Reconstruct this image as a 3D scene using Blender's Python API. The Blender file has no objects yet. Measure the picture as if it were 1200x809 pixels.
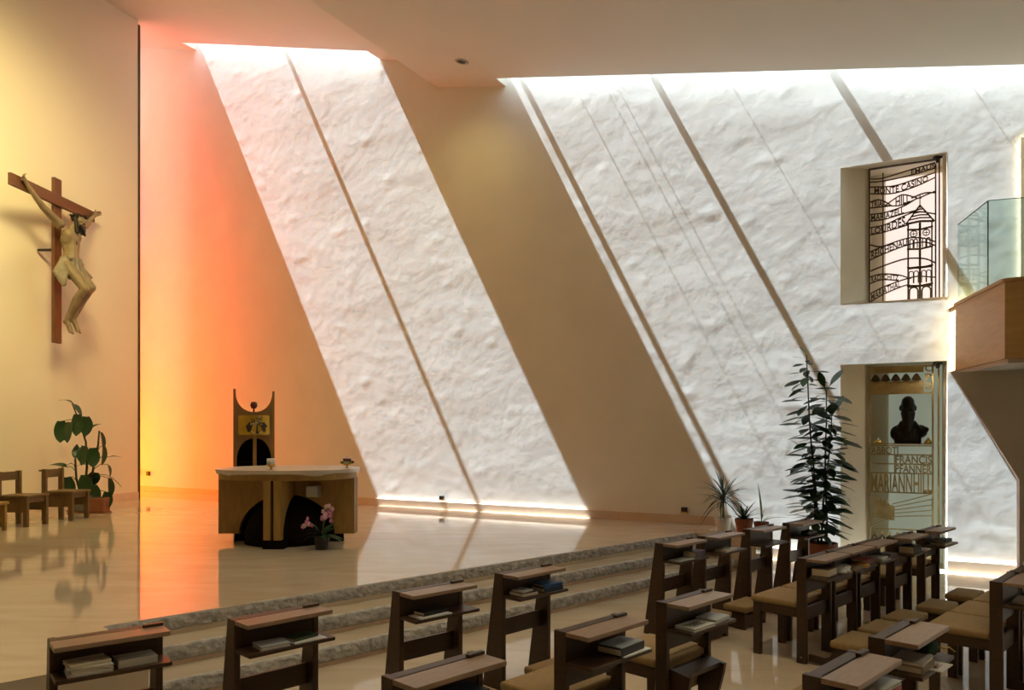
import bpy, bmesh, math, random
from mathutils import Vector, Matrix, noise, Euler
random.seed(7)
SC = bpy.context.scene
COL = SC.collection
R = math.radians

# ------------------------------------------------------------------ room frame
CA, SA = math.cos(R(29)), math.sin(R(29))       # the sunlit wall is turned 29 degrees from the picture plane
def UN(u, n, z=0.0):
    return Vector((u*CA + n*SA, -u*SA + n*CA, z))
WN = 11.83                                      # inner face of the sunlit wall (n coordinate)
PLAT = 0.45

# ------------------------------------------------------------------ camera
cam = bpy.data.cameras.new('camera'); camo = bpy.data.objects.new('camera', cam); COL.objects.link(camo)
camo.location = (0, 0, 1.9); camo.rotation_euler = (R(90), 0, 0)
cam.sensor_width = 36; cam.lens = 27.0; cam.shift_y = 0.08375; cam.clip_end = 200
SC.camera = camo
SC.view_settings.view_transform = 'Standard'; SC.view_settings.look = 'None'
SC.view_settings.gamma = 1.0; SC.view_settings.use_curve_mapping = False
SC.view_settings.exposure = 0.0

# ------------------------------------------------------------------ world, sun, sky portals, lamps
w = bpy.data.worlds.new('sky'); SC.world = w; w.use_nodes = True
bg = w.node_tree.nodes['Background']; bg.inputs[0].default_value = (0.72, 0.86, 1.0, 1); bg.inputs[1].default_value = 3.8
SUN_TAN_U, SUN_TAN_N = 0.51, 0.030
sd = bpy.data.lights.new('sun', 'SUN'); sd.energy = 66.0; sd.color = (0.76, 0.90, 1.0); sd.angle = R(0.53)
so = bpy.data.objects.new('sun', sd); COL.objects.link(so)
sdir = (UN(SUN_TAN_U, SUN_TAN_N) + Vector((0, 0, -1))).normalized()
so.rotation_euler = sdir.to_track_quat('-Z', 'Y').to_euler(); so.location = (-8, 8, 20)

def area(name, loc, direction, sx, sy, power, color, portal=False, spread=180):
    l = bpy.data.lights.new(name, 'AREA'); l.shape = 'RECTANGLE'; l.size = sx; l.size_y = sy
    l.energy = power; l.color = color; l.spread = R(spread)
    o = bpy.data.objects.new(name, l); COL.objects.link(o); o.location = loc
    o.rotation_euler = Vector(direction).to_track_quat('-Z', 'Y').to_euler()
    if portal: l.cycles.is_portal = True
    return o
WARM = (1.0, 0.82, 0.26)

SC.cycles.use_denoising = True
SC.cycles.max_bounces = 8; SC.cycles.diffuse_bounces = 5; SC.cycles.glossy_bounces = 4
SC.cycles.transparent_max_bounces = 12
SC.cycles.sample_clamp_indirect = 6.0
SC.cycles.caustics_reflective = False; SC.cycles.caustics_refractive = False

# ------------------------------------------------------------------ materials
MATS = {}
def mat(name, col, rough=0.5, metal=0.0, spec=0.5, var=0.0, vscale=8.0, bump=0.0, bscale=40.0, emit=None, estr=0.0,
        stretch=None, trans=0.0, alpha=1.0, coat=0.0, col2=None):
    if name in MATS: return MATS[name]
    m = bpy.data.materials.new(name); m.use_nodes = True; MATS[name] = m
    nt = m.node_tree; b = nt.nodes['Principled BSDF']
    b.inputs['Base Color'].default_value = (*col, 1); b.inputs['Roughness'].default_value = rough
    b.inputs['Metallic'].default_value = metal; b.inputs['Specular IOR Level'].default_value = spec
    b.inputs['Transmission Weight'].default_value = trans; b.inputs['Alpha'].default_value = alpha
    b.inputs['Coat Weight'].default_value = coat
    if emit:
        b.inputs['Emission Color'].default_value = (*emit, 1); b.inputs['Emission Strength'].default_value = estr
    if var > 0 or bump > 0:
        tc = nt.nodes.new('ShaderNodeTexCoord'); mp = nt.nodes.new('ShaderNodeMapping')
        nt.links.new(tc.outputs['Object'], mp.inputs[0])
        if stretch: mp.inputs['Scale'].default_value = stretch
        if var > 0:
            nz = nt.nodes.new('ShaderNodeTexNoise'); nz.inputs['Scale'].default_value = vscale; nz.inputs['Detail'].default_value = 5
            nt.links.new(mp.outputs[0], nz.inputs[0])
            rp = nt.nodes.new('ShaderNodeValToRGB'); nt.links.new(nz.outputs[0], rp.inputs[0])
            c2 = col2 or tuple(max(0, c*(1-var)) for c in col); c1 = tuple(min(1, c*(1+var)) for c in col)
            rp.color_ramp.elements[0].position = .3; rp.color_ramp.elements[1].position = .7
            rp.color_ramp.elements[0].color = (*c2, 1); rp.color_ramp.elements[1].color = (*c1, 1)
            nt.links.new(rp.outputs[0], b.inputs['Base Color'])
        if bump > 0:
            n2 = nt.nodes.new('ShaderNodeTexNoise'); n2.inputs['Scale'].default_value = bscale; n2.inputs['Detail'].default_value = 6
            nt.links.new(mp.outputs[0], n2.inputs[0])
            bp = nt.nodes.new('ShaderNodeBump'); bp.inputs['Strength'].default_value = 1.0; bp.inputs['Distance'].default_value = bump
            nt.links.new(n2.outputs[0], bp.inputs['Height']); nt.links.new(bp.outputs[0], b.inputs['Normal'])
    return m

M_PLASTER = mat('white_plaster', (0.84, 0.81, 0.75), 0.9, spec=0.1, var=0.03, vscale=1.5, bump=0.0013, bscale=7.0)
M_CREAM = mat('cream_wall_paint', (0.80, 0.72, 0.54), 0.85, spec=0.15, var=0.02, vscale=0.6)
M_CEIL = mat('ceiling_paint', (0.66, 0.64, 0.57), 0.85, spec=0.15, var=0.02, vscale=0.5)
M_BASEB = mat('pink_marble', (0.66, 0.50, 0.37), 0.35, var=0.10, vscale=2.0)
M_ROUGH = mat('rough_split_stone', (0.40, 0.385, 0.37), 0.85, var=0.35, vscale=14.0, bump=0.012, bscale=38.0)
M_WOOD = mat('dark_brown_wood', (0.055, 0.027, 0.011), 0.42, var=0.22, vscale=6.0, stretch=(2, 2, 14))
M_WOODTOP = mat('worn_board_wall_sheen', (0.29, 0.195, 0.13), 0.38, var=0.15, vscale=6.0, stretch=(2, 14, 14))  # worn board, colour lightened to carry the sunlit wall's reflection
M_CUSH = mat('brown_upholstery', (0.33, 0.225, 0.105), 0.9, var=0.10, vscale=30.0, bump=0.0008, bscale=300.0)
M_OAK = mat('golden_oak', (0.35, 0.21, 0.055), 0.5, var=0.14, vscale=4.0, stretch=(5, 5, 1))
M_OAK2 = mat('honey_chair_wood', (0.17, 0.10, 0.035), 0.5, var=0.15, vscale=5.0, stretch=(4, 4, 1.5))
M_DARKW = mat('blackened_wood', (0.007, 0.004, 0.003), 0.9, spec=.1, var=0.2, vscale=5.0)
M_BALC = mat('balcony_veneer', (0.54, 0.35, 0.15), 0.45, var=0.10, vscale=3.0, stretch=(1, 1, 9))
M_CROSS = mat('cross_wood', (0.14, 0.055, 0.018), 0.45, var=0.18, vscale=5.0, stretch=(6, 6, 1))
M_BRONZE = mat('dark_bronze', (0.020, 0.016, 0.011), 0.42, metal=0.6, spec=0.5, bump=0.003, bscale=60)
M_BRASS = mat('aged_brass', (0.42, 0.32, 0.14), 0.45, metal=0.35, var=0.2, vscale=9)
M_BRASSD = mat('darkened_brass', (0.075, 0.048, 0.018), 0.5, metal=0.4, var=0.25, vscale=9)
M_GOLD = mat('gold', (0.75, 0.48, 0.10), 0.32, metal=0.9)
M_WAX = mat('white_wax', (0.85, 0.82, 0.78), 0.5, spec=0.4)
M_REDW = mat('red_glass', (0.12, 0.025, 0.015), 0.25)
M_SKIN = mat('painted_carved_skin', (0.24, 0.175, 0.09), 0.55, var=0.22, vscale=7)
M_CLOTHG = mat('painted_carved_cloth', (0.25, 0.21, 0.14), 0.6, var=0.3, vscale=8)
M_HAIR = mat('dark_carved_hair', (0.022, 0.013, 0.007), 0.6, bump=0.01, bscale=40)
M_BLOOD = mat('painted_wound', (0.10, 0.015, 0.008), 0.5)
M_TERRA = mat('terracotta', (0.27, 0.09, 0.038), 0.75, var=0.12, vscale=12)
M_SOIL = mat('potting_soil', (0.035, 0.02, 0.012), 0.95, bump=0.01, bscale=80)
M_GREYP = mat('grey_glazed_pot', (0.17, 0.17, 0.15), 0.4, var=0.15, vscale=10)
M_WHITEP = mat('white_plastic', (0.72, 0.70, 0.66), 0.4)
M_LEAF = mat('dark_green_leaf', (0.018, 0.060, 0.016), 0.42, var=0.35, vscale=9)
M_LEAF2 = mat('rubber_leaf', (0.022, 0.062, 0.018), 0.38, var=0.4, vscale=5)
M_LEAF3 = mat('fresh_green_leaf', (0.10, 0.20, 0.045), 0.5, var=0.3, vscale=6)
M_STEM = mat('plant_stem', (0.045, 0.038, 0.016), 0.8)
M_PINK = mat('pink_petal', (0.50, 0.16, 0.36), 0.6, var=0.25, vscale=25)
M_PALEP = mat('pale_petal', (0.75, 0.50, 0.55), 0.6)
M_BLACK = mat('black_plastic', (0.012, 0.012, 0.013), 0.45)
M_PAPER = mat('book_pages', (0.74, 0.68, 0.57), 0.9)
M_CONC = mat('pale_render', (0.55, 0.52, 0.46), 0.85, var=0.05, vscale=2)
M_STEEL = mat('brushed_steel', (0.45, 0.45, 0.43), 0.35, metal=0.8)

def marble(name, c1, c2, rough):
    m = bpy.data.materials.new(name); m.use_nodes = True; nt = m.node_tree; b = nt.nodes['Principled BSDF']
    tc = nt.nodes.new('ShaderNodeTexCoord'); mp = nt.nodes.new('ShaderNodeMapping'); mp.inputs['Scale'].default_value = (0.7, 2.2, 1)
    mp.inputs['Rotation'].default_value = (0, 0, R(-43))
    nt.links.new(tc.outputs['Object'], mp.inputs[0])
    n1 = nt.nodes.new('ShaderNodeTexNoise'); n1.inputs['Scale'].default_value = 1.3; n1.inputs['Detail'].default_value = 8; n1.inputs['Distortion'].default_value = 1.2
    nt.links.new(mp.outputs[0], n1.inputs[0])
    rp = nt.nodes.new('ShaderNodeValToRGB'); rp.color_ramp.elements[0].position = .32; rp.color_ramp.elements[1].position = .68
    rp.color_ramp.elements[0].color = (*c2, 1); rp.color_ramp.elements[1].color = (*c1, 1)
    nt.links.new(n1.outputs[0], rp.inputs[0]); nt.links.new(rp.outputs[0], b.inputs['Base Color'])
    b.inputs['Roughness'].default_value = rough; b.inputs['Specular IOR Level'].default_value = 0.5
    return m
M_FLOOR = marble('polished_beige_marble', (0.62, 0.53, 0.41), (0.53, 0.435, 0.32), 0.06)
M_TOPM = marble('altar_marble', (0.66, 0.62, 0.55), (0.55, 0.50, 0.43), 0.3)

def glass_mat(name, tint, mixf=0.10, rough=0.02):
    m = bpy.data.materials.new(name); m.use_nodes = True; nt = m.node_tree
    for n in list(nt.nodes):
        if n.type != 'OUTPUT_MATERIAL': nt.nodes.remove(n)
    out = [n for n in nt.nodes if n.type == 'OUTPUT_MATERIAL'][0]
    tr = nt.nodes.new('ShaderNodeBsdfTransparent'); tr.inputs[0].default_value = (*tint, 1)
    gl = nt.nodes.new('ShaderNodeBsdfGlossy'); gl.inputs['Roughness'].default_value = rough
    fr = nt.nodes.new('ShaderNodeValue'); fr.outputs[0].default_value = .08
    ad = nt.nodes.new('ShaderNodeMath'); ad.operation = 'ADD'; ad.inputs[1].default_value = mixf
    nt.links.new(fr.outputs[0], ad.inputs[0])
    mx = nt.nodes.new('ShaderNodeMixShader'); nt.links.new(ad.outputs[0], mx.inputs[0])
    nt.links.new(tr.outputs[0], mx.inputs[1]); nt.links.new(gl.outputs[0], mx.inputs[2]); nt.links.new(mx.outputs[0], out.inputs[0])
    return m
M_GLASS = glass_mat('green_tinted_glass', (0.84, 0.93, 0.91), 0.03)
M_GEDGE = mat('glass_edge', (0.06, 0.17, 0.15), 0.2)

# ------------------------------------------------------------------ mesh helpers
def obj(name, bm, m, parent=None, smooth=False, matrix=None):
    me = bpy.data.meshes.new(name); bm.normal_update(); bm.to_mesh(me); bm.free()
    return mobj(name, me, m, parent, smooth, matrix)
def mobj(name, me, m, parent=None, smooth=False, matrix=None):
    if m is not None and not me.materials: me.materials.append(m)
    if smooth:
        for p in me.polygons: p.use_smooth = True
    o = bpy.data.objects.new(name, me); COL.objects.link(o)
    if parent: o.parent = parent
    if matrix is not None: o.matrix_local = matrix
    return o
def thing(name, label, cat, loc=(0, 0, 0), rz=0.0, group=None):
    o = bpy.data.objects.new(name, None); COL.objects.link(o); o.empty_display_size = .1
    o.location = loc; o.rotation_euler = (0, 0, rz); o['label'] = label; o['category'] = cat
    if group: o['group'] = group
    return o
def tag(o, label, cat, group=None):
    o['label'] = label; o['category'] = cat
    if group: o['group'] = group
    return o
def struct(o, label=None):
    o['kind'] = 'structure'
    if label: o['label'] = label
    return o
def B(): return bmesh.new()
def box(bm, x0, x1, y0, y1, z0, z1, bev=0.0, mtx=None):
    n = B() if bev > 0 else bm
    vs = [n.verts.new((x, y, z)) for z in (z0, z1) for y in (y0, y1) for x in (x0, x1)]
    for f in ((0, 2, 3, 1), (4, 5, 7, 6), (0, 1, 5, 4), (2, 6, 7, 3), (0, 4, 6, 2), (1, 3, 7, 5)):
        n.faces.new([vs[i] for i in f])
    if bev > 0:
        bmesh.ops.bevel(n, geom=list(n.edges), offset=bev, segments=2, affect='EDGES', profile=0.5)
        merge(bm, n, mtx)
    elif mtx is not None:
        for v in vs: v.co = mtx @ v.co
    return bm
def merge(bm, other, mtx=None):
    me = bpy.data.meshes.new('tmp'); other.to_mesh(me); other.free()
    if mtx is not None: me.transform(mtx)
    bm.from_mesh(me); bpy.data.meshes.remove(me)
def prism(bm, pts, axis, a, b):
    """extrude a polygon; pts are 2-D, axis names the extrusion axis"""
    def mk(p, t):
        return {'x': (t, p[0], p[1]), 'y': (p[0], t, p[1]), 'z': (p[0], p[1], t)}[axis]
    A = [bm.verts.new(mk(p, a)) for p in pts]; Bv = [bm.verts.new(mk(p, b)) for p in pts]
    bm.faces.new(A[::-1]); bm.faces.new(Bv); n = len(pts)
    for i in range(n): bm.faces.new((A[i], A[(i+1) % n], Bv[(i+1) % n], Bv[i]))
    bmesh.ops.recalc_face_normals(bm, faces=bm.faces)
    return bm
def wprism(bm, pts, z0, z1):
    """polygon of world XY points, vertical prism; z0/z1 may be functions of the point"""
    A = [bm.verts.new((p[0], p[1], z0(p) if callable(z0) else z0)) for p in pts]
    Bv = [bm.verts.new((p[0], p[1], z1(p) if callable(z1) else z1)) for p in pts]
    bm.faces.new(A[::-1]); bm.faces.new(Bv); n = len(pts)
    for i in range(n): bm.faces.new((A[i], A[(i+1) % n], Bv[(i+1) % n], Bv[i]))
    bmesh.ops.recalc_face_normals(bm, faces=bm.faces)
    return bm
def tube(bm, pts, rads, seg=8, cap=True):
    pts = [Vector(p) for p in pts]
    if not hasattr(rads, '__len__'): rads = [rads]*len(pts)
    rings = []; up = None
    for i, p in enumerate(pts):
        t = (pts[min(i+1, len(pts)-1)] - pts[max(i-1, 0)]).normalized()
        if up is None: up = Vector((0, 0, 1)) if abs(t.z) < .9 else Vector((1, 0, 0))
        s = t.cross(up).normalized(); up = s.cross(t).normalized()
        rings.append([bm.verts.new(p + (s*math.cos(2*math.pi*k/seg) + up*math.sin(2*math.pi*k/seg))*rads[i]) for k in range(seg)])
    for i in range(len(rings)-1):
        for k in range(seg):
            bm.faces.new((rings[i][k], rings[i][(k+1) % seg], rings[i+1][(k+1) % seg], rings[i+1][k]))
    if cap:
        bm.faces.new(rings[0][::-1]); bm.faces.new(rings[-1])
    bmesh.ops.recalc_face_normals(bm, faces=bm.faces)
    return bm
def lathe(bm, prof, seg=24, center=(0, 0, 0)):
    rings = []
    for r, z in prof:
        if r < 1e-5: rings.append([bm.verts.new((center[0], center[1], center[2]+z))])
        else: rings.append([bm.verts.new((center[0]+r*math.cos(2*math.pi*k/seg), center[1]+r*math.sin(2*math.pi*k/seg), center[2]+z)) for k in range(seg)])
    for a, b in zip(rings[:-1], rings[1:]):
        for k in range(seg):
            k2 = (k+1) % seg
            if len(a) == 1 and len(b) == 1: continue
            if len(a) == 1: bm.faces.new((a[0], b[k], b[k2]))
            elif len(b) == 1: bm.faces.new((a[k], a[k2], b[0]))
            else: bm.faces.new((a[k], a[k2], b[k2], b[k]))
    bmesh.ops.recalc_face_normals(bm, faces=bm.faces)
    return bm
def ball(bm, c, r, mtx=None, sub=2):
    n = B(); bmesh.ops.create_icosphere(n, subdivisions=sub, radius=1.0)
    if not hasattr(r, '__len__'): r = (r, r, r)
    m = Matrix.Translation(c) @ (mtx or Matrix()) @ Matrix.Diagonal((*r, 1))
    merge(bm, n, m); return bm
def limb(bm, a, b, ra, rb, seg=10):
    a, b = Vector(a), Vector(b)
    tube(bm, [a, a.lerp(b, .33), a.lerp(b, .66), b], [ra, ra*.67+rb*.33, ra*.33+rb*.67, rb], seg)
    ball(bm, a, ra); ball(bm, b, rb); return bm
def remeshed(bm, vox, smooth_it=4):
    """fuse overlapping solids into one continuous surface"""
    me = bpy.data.meshes.new('fuse'); bm.to_mesh(me); bm.free()
    o = bpy.data.objects.new('fuse', me); COL.objects.link(o)
    md = o.modifiers.new('r', 'REMESH'); md.mode = 'VOXEL'; md.voxel_size = vox
    ms = o.modifiers.new('s', 'SMOOTH'); ms.factor = .5; ms.iterations = smooth_it
    dg = bpy.context.evaluated_depsgraph_get()
    out = bpy.data.meshes.new_from_object(o.evaluated_get(dg))
    bpy.data.objects.remove(o); bpy.data.meshes.remove(me)
    return out
def copy_tree(o, parent=None):
    c = o.copy(); COL.objects.link(c); c.parent = parent
    for ch in KIDS.get(o.name, []) or list(o.children): copy_tree(ch, c)
    return c
KIDS = {}
def text_mesh(body, extrude=0.0, size=1.0):
    cu = bpy.data.curves.new('lettering', 'FONT'); cu.body = body; cu.size = size; cu.extrude = extrude; cu.resolution_u = 3; cu.offset = 0.022
    o = bpy.data.objects.new('lettering', cu); COL.objects.link(o)
    dg = bpy.context.evaluated_depsgraph_get()
    me = bpy.data.meshes.new_from_object(o.evaluated_get(dg))
    bpy.data.objects.remove(o); bpy.data.curves.remove(cu)
    me.materials.clear()
    return me

# ------------------------------------------------------------------ SETTING: ceilings
def z_up(u): return 10.61 - 0.275*(u + 14.88)
def z_low(u): return 8.30 - 0.200*(u + 8.20)
SLOT1, SLOT2 = 0.38, 0.35
U_EDGE = -8.15
def uslab(name, u0, u1, n0, n1, zf, thick, m):
    bm = B()
    P = [(u0, n0), (u1, n0), (u1, n1), (u0, n1)]
    lo = [bm.verts.new(UN(u, n, zf(u))) for u, n in P]; hi = [bm.verts.new(UN(u, n, zf(u)+thick)) for u, n in P]
    bm.faces.new(lo[::-1]); bm.faces.new(hi)
    for i in range(4): bm.faces.new((lo[i], lo[(i+1) % 4], hi[(i+1) % 4], hi[i]))
    bmesh.ops.recalc_face_normals(bm, faces=bm.faces)
    return obj(name, bm, m)
N0 = -9.0
struct(uslab('ceiling', -22, U_EDGE, N0, WN-SLOT1, z_up, .3, M_CEIL), 'sloping upper ceiling above the altar platform')
struct(uslab('ceiling_lower', U_EDGE, 12, N0, WN-SLOT2, z_low, .3, M_CEIL), 'lower sloping ceiling over the nave')
# the parts of the ceiling that reach the wall between and beside the two skylight slots
S1A, S1B, S2A = -14.78, -9.50, -6.68
struct(uslab('ceiling_strip_corner', -22, S1A, WN-SLOT1, WN+.3, z_up, .3, M_CEIL))
struct(uslab('ceiling_strip_upper', S1B, U_EDGE, WN-SLOT1, WN+.3, z_up, .3, M_CEIL))
struct(uslab('ceiling_strip_lower', U_EDGE, S2A, WN-SLOT2, WN+.3, z_low, .3, M_CEIL))
bm = B(); P = [UN(U_EDGE, N0), UN(U_EDGE+.12, N0), UN(U_EDGE+.12, WN+.3), UN(U_EDGE, WN+.3)]
struct(obj('ceiling_step', wprism(bm, P, z_low(U_EDGE)-.0, z_up(U_EDGE)+.3), M_CEIL), 'vertical step between the two ceilings')
# mullions across the slots
bars = []
def bar(u, wd, lift=0.32, dep=.06):
    s = SLOT1 if u < -9 else SLOT2
    z = (z_up(u) if u < -9 else z_low(u)) + lift
    bm = B(); P = [UN(u-wd/2, WN-s-.05), UN(u+wd/2, WN-s-.05), UN(u+wd/2, WN+.05), UN(u-wd/2, WN+.05)]
    return wprism(bm, P, z, z+dep)
sk = struct(bpy.data.objects.new('window_1', None), 'skylight slot beside the altar wall'); COL.objects.link(sk)
sk2 = struct(bpy.data.objects.new('window_2', None), 'skylight slot along the nave wall'); COL.objects.link(sk2)
obj('mullion', bar(-12.17, .075), M_BLACK, sk)
for u, wd in ((-6.50, .075), (-5.55, .007), (-5.00, .006), (-4.80, .006), (-4.12, .08), (-2.95, .005), (-1.45, .10), (0.15, .005), (2.1, .09)):
    obj('mullion', bar(u, wd, dep=.06 if wd > .05 else .006), M_BLACK, sk2)
area('sky_portal', UN((S1A+S1B)/2, WN-SLOT1/2, 10.4), (0, 0, -1), 6.5, 1.4, 1, (1, 1, 1), portal=True).rotation_euler = (0, R(-0), R(-29))
area('sky_portal_nave', UN(2.4, WN-SLOT2/2, 8.9), (0, 0, -1), 19.5, 1.4, 1, (1, 1, 1), portal=True).rotation_euler = (0, 0, R(-29))

# ------------------------------------------------------------------ SETTING: the sunlit wall with two niches
NU0, NU1 = -1.21, 0.11
NZ = ((0.02, 2.84), (3.70, 5.64))
def relief(u, z):
    p = Vector((u*.9, z*1.5, 0))
    a = noise.noise(p*.8)*.0017 + noise.noise(p*2.3+Vector((9, 3, 1)))*.0007 + noise.noise(p*6.5+Vector((2, 7, 4)))*.00042
    q = Vector((u*.35, z*2.6, 5)); a += noise.noise(q*1.1)*.0006
    r = noise.noise(p*3.1+Vector((31, 7, 2)))
    if r > .30: a += (r-.30)*.004
    return a
def frange(a, b, s):
    n = max(1, round((b-a)/s)); return [a+(b-a)*i/n for i in range(n)]
us = frange(-18.6, NU0, .055) + frange(NU0, NU1, .055) + frange(NU1, 7.5, .06) + [7.5]
zs = frange(-.05, NZ[0][0], .06) + frange(NZ[0][0], NZ[0][1], .055) + frange(NZ[0][1], NZ[1][0], .055) + frange(NZ[1][0], NZ[1][1], .055) + frange(NZ[1][1], 12.2, .06) + [12.2]
verts = []; faces = []
for u in us:
    for z in zs:
        verts.append(UN(u, WN - relief(u, z), z))
nz_ = len(zs)
for i in range(len(us)-1):
    um = (us[i]+us[i+1])/2
    for j in range(nz_-1):
        zm = (zs[j]+zs[j+1])/2
        if NU0 < um < NU1 and (NZ[0][0] < zm < NZ[0][1] or NZ[1][0] < zm < NZ[1][1]): continue
        a = i*nz_+j
        faces.append((a, a+nz_, a+nz_+1, a+1))
me = bpy.data.meshes.new('wall_back'); me.from_pydata([tuple(v) for v in verts], [], faces); me.update()
struct(mobj('wall_back', me, M_PLASTER, smooth=True), 'tall hand-plastered white wall raked by sunlight')
bm = B(); P = [UN(-22, WN+.9), UN(9, WN+.9), UN(9, WN+1.1), UN(-22, WN+1.1)]
struct(obj('wall_outer', wprism(bm, P, -.1, 12.2), M_PLASTER))
# closing strips on top of the sunlit wall so that no daylight falls into the niches
bm = B(); P = [UN(-22, WN+.02), UN(9, WN+.02), UN(9, WN+1.0), UN(-22, WN+1.0)]
struct(obj('wall_cap', wprism(bm, P, 12.0, 12.2), M_PLASTER))

# ------------------------------------------------------------------ SETTING: left wall, return, stained glass window
LE = Vector((-7.915, 16.25, 0)); LD = Vector((.293, .956, 0)).normalized(); LN = Vector((LD.y, -LD.x, 0))   # LN points into the room
LS = LE - LD*24
UW = -18.0; WN0 = 8.7                                                     # plane of the stained glass
n_end = LE.x*SA + LE.y*CA
RC = UN(UW-.1, WN0)
bm = B(); P = [LS, LE, LE + UN(-.3, .0), LS - LN*.3]
struct(obj('wall_left', wprism(bm, [(p.x, p.y) for p in P], -.1, 12.0), M_CREAM), 'cream side wall that carries the crucifix')
bm = B(); wprism(bm, [(p.x, p.y) for p in (UN(UW-.5, WN0), UN(-15.4, WN0), UN(-15.4, WN0-.2), UN(UW-.5, WN0-.2))], -.1, 12.0)
struct(obj('wall_recess', bm, M_CREAM), 'side of the window recess behind the cream wall')
win = struct(bpy.data.objects.new('window_3', None), 'tall stained glass window in the corner'); COL.objects.link(win)
ZB, ZT = PLAT+.02, 11.2
def glow(name, c, s):
    return mat(name, tuple(x*.5 for x in c), .4, emit=c, estr=s, var=0)
bands = [(0.9, (1.0, .48, .0)), (1.7, (1.0, .24, .0)), (2.6, (1.0, .09, .0)), (4.3, (1.0, .058, .0)), (5.2, (1.0, .058, .0)), (6.4, (1.0, .055, .0)), (7.3, (.8, .04, .0)),
         (7.9, (.45, .12, .40)), (8.4, (.4, .24, .08)), (9.0, (.52, .55, .20)), (9.7, (.75, .88, .80)), (10.3, (.70, .80, .72)), (10.8, (.35, .38, .85)), (12, (.28, .30, .45))]
cols, rows = 6, 16
for r in range(rows):
    for c in range(cols):
        z0 = ZB+(ZT-ZB)*r/rows; z1 = ZB+(ZT-ZB)*(r+1)/rows; zm = (z0+z1)/2
        n0 = WN0+(WN-WN0)*c/cols; n1 = WN0+(WN-WN0)*(c+1)/cols
        colr = [k for k in bands if zm <= k[0]][0][1]
        if (r, c) == (5, 5): colr = (.95, .70, .62)
        if (r, c) == (9, 5): colr = (.60, .25, .80)
        key = 'stained_glass_%d_%d' % (r, c)
        st = 10.5
        if zm > 7.4: st = 2.6
        bm = B(); wprism(bm, [UN(UW-.02, n0+.015), UN(UW, n0+.015), UN(UW, n1-.015), UN(UW-.02, n1-.015)], z0+.015, z1-.015)
        m = glow(key, colr, st)
        obj('pane', bm, m, win)
fr = B()
for c in range(cols+1):
    n0 = WN0+(WN-WN0)*c/cols
    wprism(fr, [UN(UW-.05, n0-.016), UN(UW+.03, n0-.016), UN(UW+.03, n0+.016), UN(UW-.05, n0+.016)], ZB, ZT)
for r in range(rows+1):
    z0 = ZB+(ZT-ZB)*r/rows
    wprism(fr, [UN(UW-.05, WN0), UN(UW+.03, WN0), UN(UW+.03, WN), UN(UW-.05, WN)], z0-.016, z0+.016)
obj('window_frame', fr, M_BLACK, win)
bm = B(); wprism(bm, [UN(UW-.4, WN0-.2), UN(UW-.3, WN0-.2), UN(UW-.3, WN+.9), UN(UW-.4, WN+.9)], -.1, 12.0)
struct(obj('wall_window_back', bm, M_BLACK))
# steel window post at the end of the side wall
bm = B(); pe = LE + UN(-.02, .0); wprism(bm, [pe, pe+UN(.03, 0), pe+UN(.03, .05), pe+UN(0, .05)], PLAT, 10.5)
struct(obj('trim_1', bm, M_BRASSD), 'dark metal window post at the end of the cream wall')

# nave walls behind and beside the camera
bm = B(); RW = [UN(7.5, WN+1.1), UN(7.5, N0), UN(7.8, N0), UN(7.8, WN+1.1)]
struct(obj('wall_right', wprism(bm, RW, -.1, 9), M_CREAM), 'plain cream nave wall')
bm = B(); P = [UN(-22, -5), UN(7.8, -5), UN(7.8, -5.3), UN(-22, -5.3)]
struct(obj('wall_nave', wprism(bm, P, -.1, 14), M_CREAM), 'plain cream rear wall of the nave')

# ------------------------------------------------------------------ SETTING: floor, platform, steps
bm = B(); wprism(bm, [(-16, -14), (16, -14), (16, 22), (-16, 22)], -.12, 0)
struct(obj('floor', bm, M_FLOOR), 'polished beige marble floor of the nave')
SDIR = Vector((.73, .683, 0)).normalized(); SNRM = Vector((SDIR.y, -SDIR.x, 0))     # along the steps / down the steps
TOP0 = Vector((-3.02, 5.68, 0))                                                      # left end of the top nosing
def along(t, d=0.0): return TOP0 + SDIR*t + SNRM*d
T_END = 8.05
def hitwall(p, d):
    n = p.x*SA+p.y*CA; dn = d.x*SA+d.y*CA
    return p + d*((WN-n)/dn)
E0 = along(T_END); EW = hitwall(E0, Vector((SA, CA, 0)))
C2 = TOP0 + SNRM*.98                                # corner of the part that juts out on the left
C3 = C2 - SDIR*7
poly = [TOP0, E0, EW, UN(-18.3, WN), UN(-18.3, WN0-.1), UN(-15.2, WN0-.1), LS + LD*4, C3, C2]
bm = B(); wprism(bm, [(p.x, p.y) for p in poly], 0, PLAT-.001)
struct(obj('platform', bm, M_FLOOR), 'raised altar platform of polished beige marble')
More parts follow.
